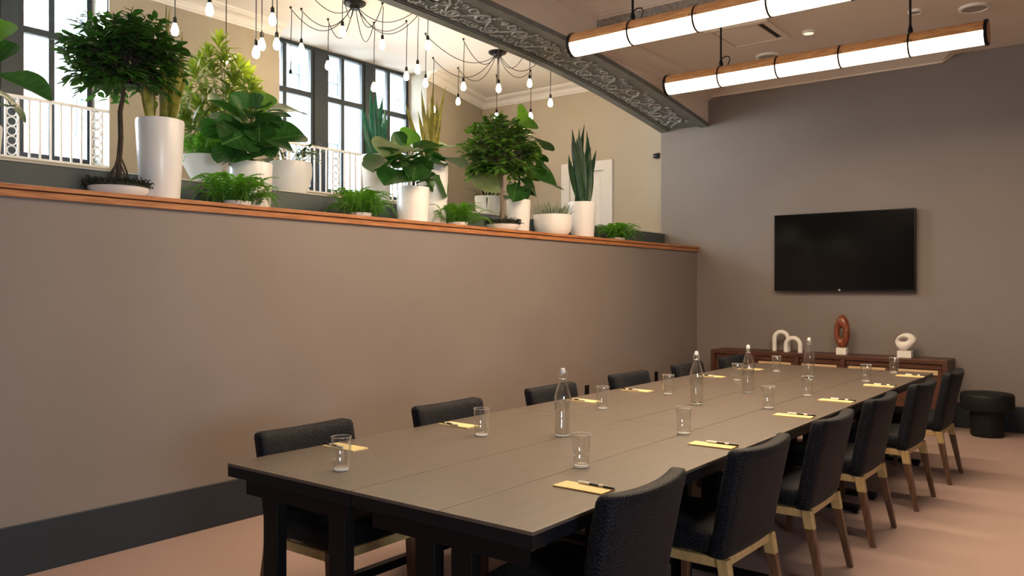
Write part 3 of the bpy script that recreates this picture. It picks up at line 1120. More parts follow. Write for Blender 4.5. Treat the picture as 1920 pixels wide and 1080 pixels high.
for i, (x, y, a) in enumerate(LC):
    c = copy_tree(chair0)
    c.location = (x, y, 0)
    c.rotation_euler = (0, 0, -PI / 2 + a)
    tag(c, ll[i], 'chair', 'dark woven chairs on the half wall side')

# ================================================================== TABLEWARE
def make_tumbler():
    t = thing('tumbler', '', 'glass')
    prof = [(0, .0), (.030, .0), (.0325, .003), (.0365, .05), (.0405, .134), (.0400, .136), (.0388, .135), (.0348, .05), (.0305, .018), (.028, .014), (0, .013)]
    MB().lathe(prof, 32).build('glass_wall', 'clear_glass', t, smooth=50)
    MB().lathe([(0, .002), (.029, .002), (.031, .005), (.0295, .011), (.022, .012), (0, .010)], 24).build('glass_base', 'whitened_glass', t, smooth=50)
    MB().tube([(.0402 * math.cos(2 * PI * i / 32), .0402 * math.sin(2 * PI * i / 32), .1355) for i in range(33)], .0008, 5).build('rim', 'whitened_glass', t, smooth=60)
    return t


gl0 = make_tumbler()
GR = [(1090, 876), (1282, 814), (1441, 766), (1514, 743), (1624, 716), (1676, 700)]
GLf = [(640, 882), (903, 817), (1130, 767), (1253, 740), (1382, 714), (1456, 697)]
first = True
for side, lst in (('room side', GR), ('half wall side', GLf)):
    for i, (px, py) in enumerate(lst):
        p = at_z(px, py, TZ)
        c = gl0 if first else copy_tree(gl0)
        first = False
        c.location = (p.x, p.y, TZ)
        tag(c, '%s clear glass tumbler from the near end on the %s of table' % (ordn[i], side), 'glass', 'glass tumblers on the table')


def make_bottle():
    t = thing('water_bottle', '', 'bottle')
    R = .0415
    n = 32
    prof = [(0, .004), (.030, .0), (R - .004, .002), (R, .010), (R, .195), (R - .003, .205), (.027, .245), (.017, .272), (.0145, .285), (.0145, .296), (.0175, .299), (.0175, .306),
            (.0145, .308), (.0115, .308), (.0115, .285), (.0135, .270), (.0235, .243), (R - .006, .203), (R - .0035, .193), (R - .0035, .014), (R - .007, .008), (0, .009)]
    b = MB().lathe(prof, n)
    # eight flat facets on the body
    def facet(x, y, z):
        r = math.hypot(x, y)
        if .012 < z < .2 and r > .03:
            a = math.atan2(y, x)
            k = PI / 4
            aa = (a % k) - k / 2
            f = math.cos(k / 2) / math.cos(aa)
            f = .6 + .4 * (f / 1.0) if f < 1 else 1
            return x * f, y * f, z
        return x, y, z
    b.deform(facet).build('bottle_glass', 'clear_glass', t, smooth=35)
    wr = R - .0042
    MB().lathe([(0, .001), (R - .006, .001), (R - .003, .006), (R - .006, .0085), (0, .008)], 24).build('glass_base', 'whitened_glass', t, smooth=50)
    MB().lathe([(0, .0095), (wr - .004, .0095), (wr, .014), (wr, .165), (0, .165)], n).deform(facet).build('water', 'water', t, smooth=35)
    # swing stopper
    MB().lathe([(0, .309), (.012, .309), (.013, .318), (.010, .332), (0, .334)], 16).build('stopper', 'white_ceramic', t, smooth=40)
    for s in (-1, 1):
        MB().tube([(s * .0145, 0, .278), (s * .024, .003, .292), (s * .022, .004, .312), (s * .013, 0, .326)], .0014, 5).build('wire_bail', 'logo_grey', t, smooth=50)
    MB().tube([(.0155 * math.cos(2 * PI * i / 16), .0155 * math.sin(2 * PI * i / 16), .28) for i in range(17)], .0013, 5).build('wire_collar', 'logo_grey', t, smooth=50)
    return t


b0 = make_bottle()
BP = [(1055, 817), (1306, 758), (1403, 736), (1517, 711)]
bl = ['nearest swing top glass water bottle on the table', 'second swing top glass water bottle from the near end',
      'third swing top glass water bottle from the near end', 'farthest swing top glass water bottle on the table']
for i, (px, py) in enumerate(BP):
    p = at_z(px, py, TZ)
    c = b0 if i == 0 else copy_tree(b0)
    c.location = (p.x, p.y, TZ)
    c.rotation_euler = (0, 0, .5 + i * .7)
    tag(c, bl[i], 'bottle', 'swing top water bottles along the table')

pad_me = MB().box(-.105, .105, -.045, .045, 0, .006).mesh('paper_block', 'paper')
pb_me = MB().tube([(-.07, 0, 0), (.075, 0, 0)], .0048, 8).mesh('barrel', 'pen_black', 40)
pc_me = MB().tube([(-.075, 0, 0), (-.025, 0, 0)], .0055, 8).mesh('cap', 'pen_white', 40)
pg_me = MB().tube([(.015, 0, 0), (.035, 0, 0)], .0052, 8).mesh('grip', 'pen_white', 40)
pt_me = MB().tube([(.075, 0, 0), (.084, 0, 0)], [.0045, .001], 8).mesh('tip', 'pen_black', 40)
PR = [(2.95, 2.515), (2.985, 3.56), (2.985, 4.66), (2.99, 5.45), (3.0, 6.48), (3.03, 7.36)]
PL = [(1.675, 2.49), (1.685, 3.26), (1.70, 4.46), (1.71, 5.14), (1.74, 6.34), (1.76, 7.12)]
for side, lst, r0 in (('room side', PR, .03), ('half wall side', PL, -.03)):
    for i, (x, y) in enumerate(lst):
        rz = r0 * (1 + .5 * ((i * 37) % 5 - 2))
        n_ = thing('notepad', '%s tan notepad from the near end on the %s of table' % (ordn[i], side), 'notepad', (x, y, TZ), rz, 'tan notepads at each seat')
        inst(pad_me, 'paper_block', n_)
        if side == 'room side':
            lx, ly, rr = x + .03, y + .034, rz - .04
        else:
            lx, ly, rr = x - .04, y - .03, rz + PI - .12
        pn = thing('pen', '%s pen from the near end on the %s, on its notepad' % (ordn[i], side), 'pen', (lx, ly, TZ + .0113), rr, 'pens on the notepads')
        for me, nm in ((pb_me, 'barrel'), (pc_me, 'cap'), (pg_me, 'grip'), (pt_me, 'tip')):
            inst(me, nm, pn)

# ================================================================== PLANTS
ZT = 2.0      # trough floor
ZB = 2.2      # bench top


def pot(root, prof_r, h, soil_z=None, name='pot', m='white_ceramic', n=36):
    """prof_r: list of (z fraction, radius) from bottom to top"""
    pr = [(0, 0)] + [(r, z * h) for z, r in prof_r]
    rt = prof_r[-1][1]
    inner = [(rt - .012, h), (rt - .014, h - .03), (0, h - .03)]
    MB().lathe(pr + inner, n).build(name, m, root, smooth=40)
    sz = h - .022
    s = MB().lathe([(0, sz + .006), (rt * .5, sz + .004), (rt - .0145, sz)], 24)
    s.deform(lambda x, y, z: (x, y, z + .006 * math.sin(x * 90) * math.cos(y * 80))).build('soil', 'soil', root, smooth=60)


def straight(r0, r1):
    return [(0, r0 - .006), (.02, r0), (.97, r1), (1, r1 - .003)]


# --- fiddle leaf fig leaf meshes (unit length along +y)
def fig_leaf_mesh(name, m, cup, droop, wav):
    nl, nw = 11, 5
    vs, fs = [], []
    for i in range(nl + 1):
        t = 1 - (1 - i / nl) ** 1.5          # closer rows near the rounded tip
        w = .40 * max(0.0, math.sin(PI * t ** 1.55)) ** .62 if 0 < i < nl else .012
        if t < .5:
            w = max(w, .10 + .12 * t) * (1 - .22 * math.sin(PI * t / .5))
        w = max(w, .012)
        for j in range(nw):
            u = -1 + 2 * j / (nw - 1)
            x = w * u
            z = cup * abs(u) ** 1.3 * w - droop * t * t + wav * math.sin(t * 11 + u * 2) * abs(u)
            vs.append((x, t, z))
    for i in range(nl):
        for j in range(nw - 1):
            a = i * nw + j
            fs.append((a, a + 1, a + nw + 1, a + nw))
    return MB().add(vs, fs).mesh(name, m, 180, fix=False)


def veins(m):
    nt = m.node_tree
    N, Lk = nt.nodes, nt.links
    p = N['Principled BSDF']
    src = p.inputs['Base Color'].links[0].from_socket
    tc = N.new('ShaderNodeTexCoord')
    sp = N.new('ShaderNodeSeparateXYZ')
    Lk.new(tc.outputs['Object'], sp.inputs[0])

    def mth(op, a, b=None):
        n_ = N.new('ShaderNodeMath')
        n_.operation = op
        for i_, q in enumerate((a, b)):
            if q is None:
                continue
            if isinstance(q, (int, float)):
                n_.inputs[i_].default_value = q
            else:
                Lk.new(q, n_.inputs[i_])
        return n_.outputs[0]
    ax = mth('ABSOLUTE', sp.outputs[0])
    mid = mth('LESS_THAN', ax, .011)
    fr = mth('FRACT', mth('MULTIPLY', mth('SUBTRACT', sp.outputs[1], mth('MULTIPLY', ax, .8)), 7.0))
    sd = mth('LESS_THAN', fr, .09)
    fac = mth('MULTIPLY', mth('MAXIMUM', mid, mth('MULTIPLY', sd, .6)), .55)
    mx = N.new('ShaderNodeMix')
    mx.data_type = 'RGBA'
    Lk.new(fac, mx.inputs[0])
    Lk.new(src, mx.inputs[6])
    mx.inputs[7].default_value = (.20, .32, .09, 1)
    Lk.new(mx.outputs[2], p.inputs['Base Color'])


for k_ in ('fig_leaf', 'fig_leaf_light', 'fig_leaf_pale'):
    veins(M[k_])
FIG = {}
for key, m in (('d', 'fig_leaf'), ('l', 'fig_leaf_light'), ('p', 'fig_leaf_pale')):
    FIG[key] = [fig_leaf_mesh('leaf', m, .35, .12, .02), fig_leaf_mesh('leaf', m, .15, .30, .025), fig_leaf_mesh('leaf', m, .5, .02, .018)]


def leaf_matrix(A, B, nref, width=1.0):
    d = B - A
    ln = d.length
    yv = d.normalized()
    n = nref - yv * nref.dot(yv)
    if n.length < 1e-4:
        n = yv.orthogonal()
    n.normalize()
    xv = yv.cross(n)
    R = Matrix((xv * ln * width, yv * ln, n * ln)).transposed().to_4x4()
    R.translation = A
    return R


UP = Vector((0, 0, 1))
TOC = Vector((.78, -.5, 0.0))     # towards the open room
CAMR = Vector((rx, ry, 0))


def fig_plant(label, base, potspec, leaves, X, trunk_top, extra=10, seed=1, spread=.22, group='fiddle leaf figs on the ledge'):
    """leaves: (tip px, tip py, base px, base py, kind, depth offset, facing)"""
    rnd = random.Random(seed)
    t = thing('fiddle_leaf_fig', label, 'plant', base, group=group)
    r0, r1, h = potspec
    pot(t, straight(r0, r1), h)
    b = Vector(base)
    zt = trunk_top
    MB().tube([(0, 0, h - .03), (.01, .01, (h + zt) / 2), (-.005, .0, zt)], [.014, .011, .006], 7).build('stem', 'bark', t, smooth=60)
    for (tx, ty, bx, by, kd, dd, face) in leaves:
        A = at_x(bx, by, X + dd * .3) - b
        B = at_x(tx, ty, X + dd) - b
        nref = UP * (1 - face) + TOC * face + Vector((rnd.uniform(-.25, .25),) * 3)
        me = rnd.choice(FIG[kd])
        inst(me, 'leaf', t, mw=leaf_matrix(A, B, nref, rnd.uniform(1.0, 1.2)))
        # petiole
        s = Vector((0, 0, max(h, min(zt, A.z - .02))))
        MB().tube([s, (s + A) / 2 + UP * .01, A + (B - A) * .06], [.004, .003, .0025], 5).build('petiole', 'stem_green', t, smooth=60)
    for i in range(extra):
        a = rnd.uniform(0, 2 * PI)
        zz = h + .02 + (zt - h - .04) * (i / max(1, extra - 1)) ** 1.4
        A = Vector((.03 * math.cos(a), .03 * math.sin(a), zz))
        B = A + Vector((spread * math.cos(a), spread * math.sin(a), rnd.uniform(-.03, .10)))
        inst(rnd.choice(FIG['d']), 'leaf', t, mw=leaf_matrix(A, B, UP + Vector((math.cos(a), math.sin(a), 0)) * -.2, 1.05))
    return t


P1 = at_x(-52, 300, -.25)
fig_plant('fiddle leaf fig reaching in from the left edge with big glossy leaves', (P1.x, P1.y, ZT), (.11, .135, .33),
          [(98, 188, -15, 138, 'd', .05, .45), (62, 210, -25, 158, 'd', .1, .2), (22, 75, -18, 125, 'd', .0, .8), (8, 38, -28, 95, 'l', -.1, .8),
           (-30, 60, -50, 130, 'd', 0, .6), (-110, 120, -50, 150, 'd', 0, .5), (-120, 190, -50, 190, 'd', 0, .4)], -.25, .78, 10, 3)
PB = at_x(470, 355, -.30)
fig_plant('bushy fiddle leaf fig in white pot between two wide bowls, behind a fern', (PB.x, PB.y, ZT), (.13, .146, .335),
          [(390, 186, 452, 224, 'd', .05, .35), (431, 176, 464, 222, 'd', .0, .75), (497, 166, 492, 214, 'l', -.05, .9), (472, 172, 478, 214, 'd', -.05, .8),
           (567, 189, 500, 210, 'd', .0, .5), (546, 212, 484, 224, 'd', .12, .35), (532, 226, 484, 232, 'd', .12, .6), (371, 223, 420, 238, 'd', .1, .0),
           (384, 250, 442, 240, 'd', .05, .5), (397, 216, 452, 236, 'd', .0, .4), (572, 246, 500, 264, 'd', .08, .5), (422, 262, 484, 244, 'd', .16, .7),
           (436, 296, 476, 262, 'd', .16, .7), (516, 292, 482, 258, 'd', .16, .7), (552, 278, 500, 268, 'd', .05, .5), (408, 286, 452, 270, 'd', .1, .2),
           (486, 262, 486, 222, 'd', .2, .8), (455, 228, 475, 240, 'd', .15, .7), (512, 250, 488, 240, 'd', .18, .7)], -.35, .72, 16, 5, .17)
P9 = at_x(774, 413, -.22)
fig_plant('fiddle leaf fig in white pot in the middle of the ledge, beside yellow leaves', (P9.x, P9.y, ZT), (.125, .137, .31),
          [(777, 236, 758, 276, 'l', .0, .85), (738, 248, 762, 284, 'd', -.05, .7), (704, 276, 752, 286, 'd', .0, .4), (718, 293, 776, 279, 'p', .12, .3),
           (696, 309, 752, 294, 'd', .05, .1), (698, 322, 742, 302, 'd', .1, .0), (722, 338, 766, 322, 'd', .12, .6), (772, 340, 782, 300, 'd', .2, .85),
           (738, 314, 772, 306, 'd', .14, .4), (826, 266, 776, 286, 'd', .05, .1), (849, 360, 812, 326, 'd', .08, .6), (868, 306, 808, 290, 'd', .02, .2),
           (842, 302, 792, 300, 'd', .06, .5), (818, 346, 790, 322, 'd', .12, .7), (844, 257, 818, 278, 'l', -.1, .5), (804, 326, 786, 300, 'd', .16, .7),
           (752, 300, 778, 296, 'd', .2, .6), (790, 262, 776, 285, 'd', -.05, .7)], -.22, .60, 14, 9, .16)
P12 = at_x(972, 430, -.32)
fig_plant('tall fiddle leaf fig in white pot behind the second ficus tree', (P12.x, P12.y, ZT), (.105, .12, .345),
          [(993, 218, 966, 238, 'l', -.05, .9), (1031, 256, 978, 248, 'd', .0, .4), (1027, 302, 982, 290, 'd', .0, .7), (1046, 350, 984, 326, 'd', .1, .5),
           (1013, 352, 974, 336, 'd', .1, .5), (1006, 368, 978, 358, 'd', .08, .5), (901, 337, 938, 322, 'p', .05, .7), (1002, 330, 972, 310, 'd', .05, .7),
           (962, 378, 968, 342, 'd', .12, .8), (988, 374, 974, 350, 'd', .12, .7), (1022, 278, 980, 270, 'd', -.05, .5), (940, 250, 966, 270, 'd', -.1, .5),
           (990, 292, 972, 270, 'd', 0, .7)], -.32, 1.1, 14, 11, .18)


# --- ficus trees
def ficus(label, px, base_x, trunk, crown_c, crown_r, nleaf, seed, m, bark, leaf_len, bowl_r, trunk_r, lean):
    rnd = random.Random(seed)
    b = at_x(px, 400, base_x)
    b.z = ZT
    t = thing('ficus_tree', label, 'tree', b, group='ficus trees on the ledge')
    pot(t, [(0, bowl_r * .6), (.1, bowl_r * .7), (.6, bowl_r * .95), (1, bowl_r)], .085)
    # moss
    ms = MB()
    for i in range(520):
        a = rnd.uniform(0, 2 * PI)
        r = bowl_r * 1.1 * math.sqrt(rnd.random())
        p = Vector((r * math.cos(a), r * math.sin(a), .075 + rnd.uniform(0, .035)))
        p.x = max(p.x, -.165)
        d = Vector((rnd.uniform(-1, 1), rnd.uniform(-1, 1), rnd.uniform(-.35, .6))) * .036
        ms.tube([p, p + d * .6 + UP * .01, p + d], [.004, .003, .001], 4, caps=False)
    ms.lathe([(0, .105), (bowl_r * .6, .10), (bowl_r * 1.02, .085), (bowl_r * 1.03, .075), (0, .075)], 20)
    mo = ms.build('moss', 'moss', t, smooth=60)
    mo['kind'] = 'stuff'
    cc = crown_c - b
    tk = [Vector((lean[0] * s, lean[1] * s, z)) for s, z in ((0, .08), (.3, trunk * .35), (.55, trunk * .6), (.8, trunk * .85), (1, trunk))]
    tk = [p + Vector((.006 * math.sin(i * 2), .006 * math.cos(i * 3), 0)) for i, p in enumerate(tk)]
    top = Vector((cc.x, cc.y, cc.z + crown_r[2] * .45))
    full = tk + [(tk[-1] + top) / 2, top]
    MB().tube(full, [trunk_r * 1.35, trunk_r, trunk_r * .95, trunk_r * .9, trunk_r * .8, trunk_r * .5, .004], 9).build('trunk', bark, t, smooth=60)
    for i in range(5):
        a = 2 * PI * i / 5 + .3
        f = Vector((.075 * math.cos(a), .075 * math.sin(a), .08))
        k = tk[1] + Vector((0, 0, .02 + .05 * (i % 3)))
        MB().tube([f, f * .55 + k * .45 + Vector((.008 * math.cos(a), .008 * math.sin(a), 0)), k], [trunk_r * .45, trunk_r * .4, trunk_r * .3], 6).build('aerial_root', bark, t, smooth=60)
    fol = MB()
    br = MB()
    per = 9
    nb_ = nleaf // per
    for i in range(nb_):
        # spray end points over a flattened dome
        th = rnd.uniform(0, 2 * PI)
        ph = math.acos(rnd.uniform(-.75, 1))
        rr = rnd.uniform(.45, 1.0) ** .6
        e = Vector((math.sin(ph) * math.cos(th) * crown_r[0], math.sin(ph) * math.sin(th) * crown_r[1], math.cos(ph) * crown_r[2])) * rr
        e.z *= 1.0
        tip = cc + e
        root = Vector((cc.x * .9, cc.y * .9, cc.z - crown_r[2] * .3 + max(-.1, e.z) * .5)) + Vector((e.x, e.y, 0)) * .25
        out = Vector((e.x, e.y, 0))
        out = out.normalized() if out.length > 1e-3 else Vector((1, 0, 0))
        br.tube([root, (root + tip) / 2 + UP * .03, tip], [.006, .004, .002], 4, caps=False)
        dirv = (tip - root).normalized()
        for j in range(per):
            s = (j + 1) / per
            p = tip - dirv * (.16 * (1 - s)) + UP * (.02 * math.sin(s * 3)) - UP * (.03 * s * s)
            side = 1 if j % 2 else -1
            lat = dirv.cross(UP)
            lat = lat.normalized() if lat.length > .05 else Vector((1, 0, 0))
            d = (dirv * .7 + lat * side * rnd.uniform(.5, 1.1) + UP * rnd.uniform(-.75, .15)).normalized()
            ln = leaf_len * rnd.uniform(.75, 1.15)
            nrm = (UP + out * rnd.uniform(-.2, .7) + Vector((rnd.uniform(-.4, .4), rnd.uniform(-.4, .4), 0)))
            mw = leaf_matrix(p, p + d * ln, nrm, 1)
            prof = [(0, 0, 0), (.17, .25, .03), (.22, .5, 0.0), (.12, .8, -.06), (0, 1.0, -.14), (-.12, .8, -.06), (-.22, .5, 0.0), (-.17, .25, .03), (0, .5, -.05)]
            fol.add([mw @ Vector(q) for q in prof], [(0, 1, 8), (1, 2, 8), (2, 3, 8), (3, 4, 8), (4, 5, 8), (5, 6, 8), (6, 7, 8), (7, 0, 8)])
    bo = br.build('branches', bark, t, smooth=60)
    bo['kind'] = 'stuff'
    fo = fol.build('foliage', m, t, smooth=180, fix=False)
    fo['kind'] = 'stuff'
    return t


cr = at_x(232, 108, -.27)
ficus('dark green ficus tree with a wide crown left of the tall white planter', 222, -.25, .62, cr, (.40, .38, .30), 2300, 21, 'ficus_leaf', 'bark', .075, .17, .016, (0, .02))
cr = at_x(938, 284, -.22)
ficus('ficus tree with pale trunk in a low bowl near the right ledge end', 943, -.2, .38, cr, (.40, .38, .36), 2100, 22, 'ficus_leaf_b', 'bark_pale', .082, .16, .017, (0, -.02))


# --- snake plants
def blade(mb_or_none, length, w, tw, bend, m, name, parent, A, B):
    """one upright sword leaf from A to B (local coordinates)"""
    n = 9
    d = B - A
    vs, fs = [], []
    side0 = CAMR
    for i in range(n + 1):
        s = i / n
        ww = w * (.62 + .55 * math.sin(PI * min(1, s * .95 + .12))) * (1 if s < .72 else max(.02, 1 - ((s - .72) / .28) ** 1.5))
        c = A + d * s + Vector((bend[0], bend[1], 0)) * math.sin(PI * s)
        an = tw[0] + tw[1] * s
        sv = Vector((side0.x * math.cos(an) - side0.y * math.sin(an), side0.x * math.sin(an) + side0.y * math.cos(an), 0))
        nv = Vector((-sv.y, sv.x, 0))
        for u, dep in ((-1, .35), (0, 0), (1, .35)):
            vs.append(c + sv * ww * u + nv * ww * dep)
        for u, dep in ((1, .35), (0, 0.0), (-1, .35)):
            vs.append(c + sv * ww * u * .96 + nv * (ww * dep + .004))
    for i in range(n):
        for k in range(6):
            fs.append((i * 6 + k, i * 6 + (k + 1) % 6, (i + 1) * 6 + (k + 1) % 6, (i + 1) * 6 + k))
    fs.append((5, 4, 3, 2, 1, 0))
    return MB().add(vs, fs).build(name, m, parent, smooth=60)


def snake_plant(label, px, X, zb, potprof, h, tips, m, w, seed, rb):
    rnd = random.Random(seed)
    b = at_x(px, 400, X)
    b.z = zb
    t = thing('snake_plant', label, 'plant', b, group='snake plants in white pots')
    pot(t, potprof, h)
    for i, (tx, ty) in enumerate(tips):
        a = 2 * PI * i / len(tips) + rnd.uniform(-.3, .3)
        dd = rnd.uniform(-.06, .06)
        B = at_x(tx, ty, X + dd) - b
        frac = (tx - px) / 40.0
        A = Vector((rb * rnd.uniform(-.7, .7), 0, h - .03)) + CAMR * max(-rb, min(rb, frac * rb * .9)) + Vector((0, rb * rnd.uniform(-.3, .3), 0))
        blade(None, 0, w * rnd.uniform(.85, 1.15), (rnd.uniform(-.5, .5), rnd.uniform(-.7, .7)), (rnd.uniform(-.015, .015), rnd.uniform(-.015, .015)), m, 'leaf', t, A, B)
    return t


snake_plant('tall yellow green snake plant in the tallest white planter', 300, -.25, ZT, straight(.115, .142), .515,
            [(311, 10), (319, 14), (285, 95), (270, 150), (330, 90), (342, 60), (296, 60), (263, 165), (352, 130), (305, 120), (325, 130), (288, 160), (335, 170)], 'snake_yellow', .019, 31, .085)
snake_plant('blue green snake plant in white pot standing before the middle window', 706, -.72, ZB, straight(.11, .132), .43,
            [(678, 198), (693, 163), (705, 170), (718, 180), (722, 204), (730, 218), (690, 212), (712, 226), (684, 230), (700, 200), (726, 240)], 'snake_teal', .026, 32, .08)
snake_plant('yellow snake plant in tall white pot behind the middle fiddle leaf fig', 812, -.315, ZT, straight(.115, .132), .565,
            [(760, 190), (790, 168), (784, 208), (812, 160), (835, 162), (829, 196), (819, 186), (800, 196), (808, 176), (795, 225), (825, 225)], 'snake_yellow', .019, 33, .08)
snake_plant('dark green snake plant in white pot in front of the white door', 1092, -.2, ZT, straight(.122, .148), .395,
            [(1073, 241), (1096, 233), (1081, 258), (1089, 262), (1104, 259), (1108, 276), (1118, 281), (1066, 291), (1100, 245), (1093, 280), (1078, 300), (1110, 300), (1086, 240)], 'snake_dark', .034, 34, .095)


# --- ferns
def frond_mesh(m, length, arch, pw, seed):
    rnd = random.Random(seed)
    mb = MB()
    n = 14
    pts = []
    for i in range(n + 1):
        s = i / n
        pts.append(Vector((0, length * (s * .95), arch * math.sin(s * 2.4) - arch * .55 * s * s * 1.2)))
    mb.tube(pts, [.002 * (1 - .7 * i / n) + .0006 for i in range(n + 1)], 4, caps=False)
    for i in range(1, n + 1):
        s = i / n
        w = pw * math.sin(PI * (s * .82 + .14)) * rnd.uniform(.85, 1.1)
        for sd in (-1, 1):
            p = pts[i]
            q = p + Vector((sd * w, length * .035, -w * .25))
            h_ = length * .028
            mb.add([p + Vector((0, -h_, 0)), p + Vector((sd * w * .5, -h_ * .7 + length * .016, -w * .05)), q, p + Vector((sd * w * .5, h_ * 1.0 + length * .016, -w * .05)), p + Vector((0, h_ * .8, 0))],
                   [(0, 1, 2, 3, 4)])
    return mb.mesh('frond', m, 180, fix=False)


FR = {k: [frond_mesh(k, .20, .10, .028, q) for q in range(3)] + [frond_mesh(k, .17, .15, .030, 5)] for k in ('fern_leaf', 'bright_fern')}


def fern_fronds(root, n, z, m, scale, rnd, rbase, xs=1.0):
    for i in range(n):
        a = 2 * PI * i * .618 + rnd.uniform(-.2, .2)
        lift = rnd.uniform(-.25, 1.0)
        R = Matrix.Rotation(a, 4, 'Z') @ Matrix.Rotation(lift, 4, 'X') @ Matrix.Rotation(rnd.uniform(-.4, .4), 4, 'Y')
        R = R @ Matrix.Scale(scale * rnd.uniform(.75, 1.15), 4)
        R.translation = Vector((-math.sin(a) * rbase * rnd.random(), math.cos(a) * rbase * xs * rnd.random(), z))
        inst(rnd.choice(FR[m]), 'frond', root, mw=R)


def fern(label, px, X, seed, sc_, n=95):
    rnd = random.Random(seed)
    b = at_x(px, 400, X)
    b.z = ZT
    t = thing('fern', label, 'plant', b, group='low green ferns along the ledge')
    pot(t, [(0, .06), (.2, .075), (1, .09)], .05)
    fern_fronds(t, n, .04, 'fern_leaf', sc_ * 1.2, rnd, .11, 1.9)
    return t


fern('low green fern below the bushy fiddle leaf fig, leftmost of the ferns', 445, -.17, 41, .92)
fern('low green fern on the ledge below the blue green snake plant', 675, -.17, 42, .92)
fern('low green fern on the ledge between two figs, left of the small ficus', 858, -.17, 43, .86)
fern('low green fern at the right end of the wood ledge', 1158, -.17, 44, .92)

# --- bowls on the bench
b = at_x(388, 340, -.74)
t = thing('planted_bowl', 'wide white conical bowl with bright green fern fronds behind the tall planter', 'plant', (b.x, b.y, ZB), group='planted white bowls')
pot(t, [(0, .075), (.05, .082), (.4, .125), (.75, .165), (.95, .186), (1, .187)], .215)
fern_fronds(t, 80, .20, 'bright_fern', 1.1, random.Random(51), .10, 1.3)

b = at_x(545, 357, -.70)
t = thing('planted_bowl', 'white rounded bowl with small dark leaves right of the bushy fig', 'plant', (b.x, b.y, ZB), group='planted white bowls')
pot(t, [(0, .095), (.04, .11), (.3, .145), (.6, .162), (.85, .164), (1, .158)], .255)
rnd = random.Random(52)
zl = MB().add([(0, 0, 0), (.18, .3, .03), (.2, .55, .02), (0, 1, -.1), (-.2, .55, .02), (-.18, .3, .03), (0, .5, -.03)],
              [(0, 1, 6), (1, 2, 6), (2, 3, 6), (3, 4, 6), (4, 5, 6), (5, 0, 6)]).mesh('leaf', 'zz_leaf', 180, fix=False)
for i in range(13):
    a = rnd.uniform(0, 2 * PI)
    A = Vector((.06 * math.cos(a), .06 * math.sin(a), .23))
    E = A + Vector((.17 * math.cos(a), .17 * math.sin(a), rnd.uniform(.03, .20)))
    if i < 5:
        E = A + CAMR * rnd.uniform(.1, .24) + UP * rnd.uniform(.02, .18)
    mid = (A + E) / 2 + UP * .07
    MB().tube([A, mid, E], [.004, .003, .002], 5).build('stem', 'stem_green', t, smooth=60)
    for j in range(7):
        s = .3 + .7 * j / 6
        p = A * (1 - s) ** 2 + mid * 2 * s * (1 - s) + E * s * s
        d = ((E - A).normalized() * .6 + (E - A).cross(UP).normalized() * (1 if j % 2 else -1) + UP * rnd.uniform(-.4, .4)).normalized() * rnd.uniform(.05, .075)
        inst(zl, 'leaf', t, mw=leaf_matrix(p, p + d, UP + TOC * rnd.uniform(0, 1), 1.1))

b = at_x(914, 402, -.70)
t = thing('planted_bowl', 'white bowl with dark drooping leaves behind the second ficus trunk', 'plant', (b.x, b.y, ZB), group='planted white bowls')
pot(t, [(0, .10), (.06, .112), (.5, .125), (1, .13)], .205)


def strap(root, A, a, ln, lift, droop, w, m):
    n = 7
    vs, fs = [], []
    lat = Vector((-math.sin(a), math.cos(a), 0))
    for i in range(n + 1):
        s = i / n
        c = A + Vector((math.cos(a), math.sin(a), 0)) * ln * s * math.cos(lift) + UP * (ln * s * math.sin(lift) - droop * s * s)
        ww = w * (1 - s ** 2.5) + .0008
        vs += [c - lat * ww, c - UP * ww * .35, c + lat * ww]
    for i in range(n):
        for k in range(2):
            fs.append((i * 3 + k, i * 3 + k + 1, i * 3 + k + 4, i * 3 + k + 3))
    return MB().add(vs, fs).build('leaf', m, root, smooth=180, fix=False)


rnd = random.Random(53)
for i in range(34):
    a = 2 * PI * i * .618
    strap(t, Vector((.05 * math.cos(a), .05 * math.sin(a), .18)), a, rnd.uniform(.2, .34), rnd.uniform(.6, 1.3), rnd.uniform(.08, .26), .009, 'dark_strap')

b = at_x(1036, 438, -.3)
t = thing('planted_bowl', 'white oval bowl of spiky grey green agave left of the dark snake plant', 'plant', (b.x, b.y, ZT), group='planted white bowls')
pot(t, [(0, .12), (.05, .15), (.3, .19), (.6, .203), (1, .198)], .235)
rnd = random.Random(54)
for i in range(95):
    a = 2 * PI * i * .618
    r = .165 * math.sqrt(rnd.random())
    strap(t, Vector((r * math.cos(a), r * math.sin(a), .20)), a + rnd.uniform(-.6, .6), rnd.uniform(.13, .21), rnd.uniform(.75, 1.45), rnd.uniform(0, .03), .009, 'agave_leaf')

# --- variegated dracaena
b = at_x(424, 300, -.98)
t = thing('dracaena_shrub', 'tall variegated yellow green dracaena shrub against the tan pier', 'plant', (b.x, b.y, ZB))
pot(t, straight(.12, .145), .32)
rnd = random.Random(61)


def rosette_mesh(seed):
    rr = random.Random(seed)
    mb = MB()
    for i in range(32):
        s = i / 32
        a = i * 2.4
        el = 1.35 - 1.55 * (1 - s) + rr.uniform(-.15, .15)
        ln = .19 * (1 - .35 * s) * rr.uniform(.85, 1.1)
        base = Vector((0, 0, .11 * s))
        d = Vector((math.cos(a) * math.cos(el), math.sin(a) * math.cos(el), math.sin(el)))
        lat = Vector((-math.sin(a), math.cos(a), 0))
        dn = -UP * .025
        w = .017
        mb.add([base, base + d * ln * .45 - lat * w, base + d * ln + dn, base + d * ln * .45 + lat * w, base + d * ln * .5 - UP * .004],
               [(0, 1, 4), (1, 2, 4), (2, 3, 4), (3, 0, 4)])
    return mb.mesh('leaf_rosette', 'song_leaf', 180, fix=False)


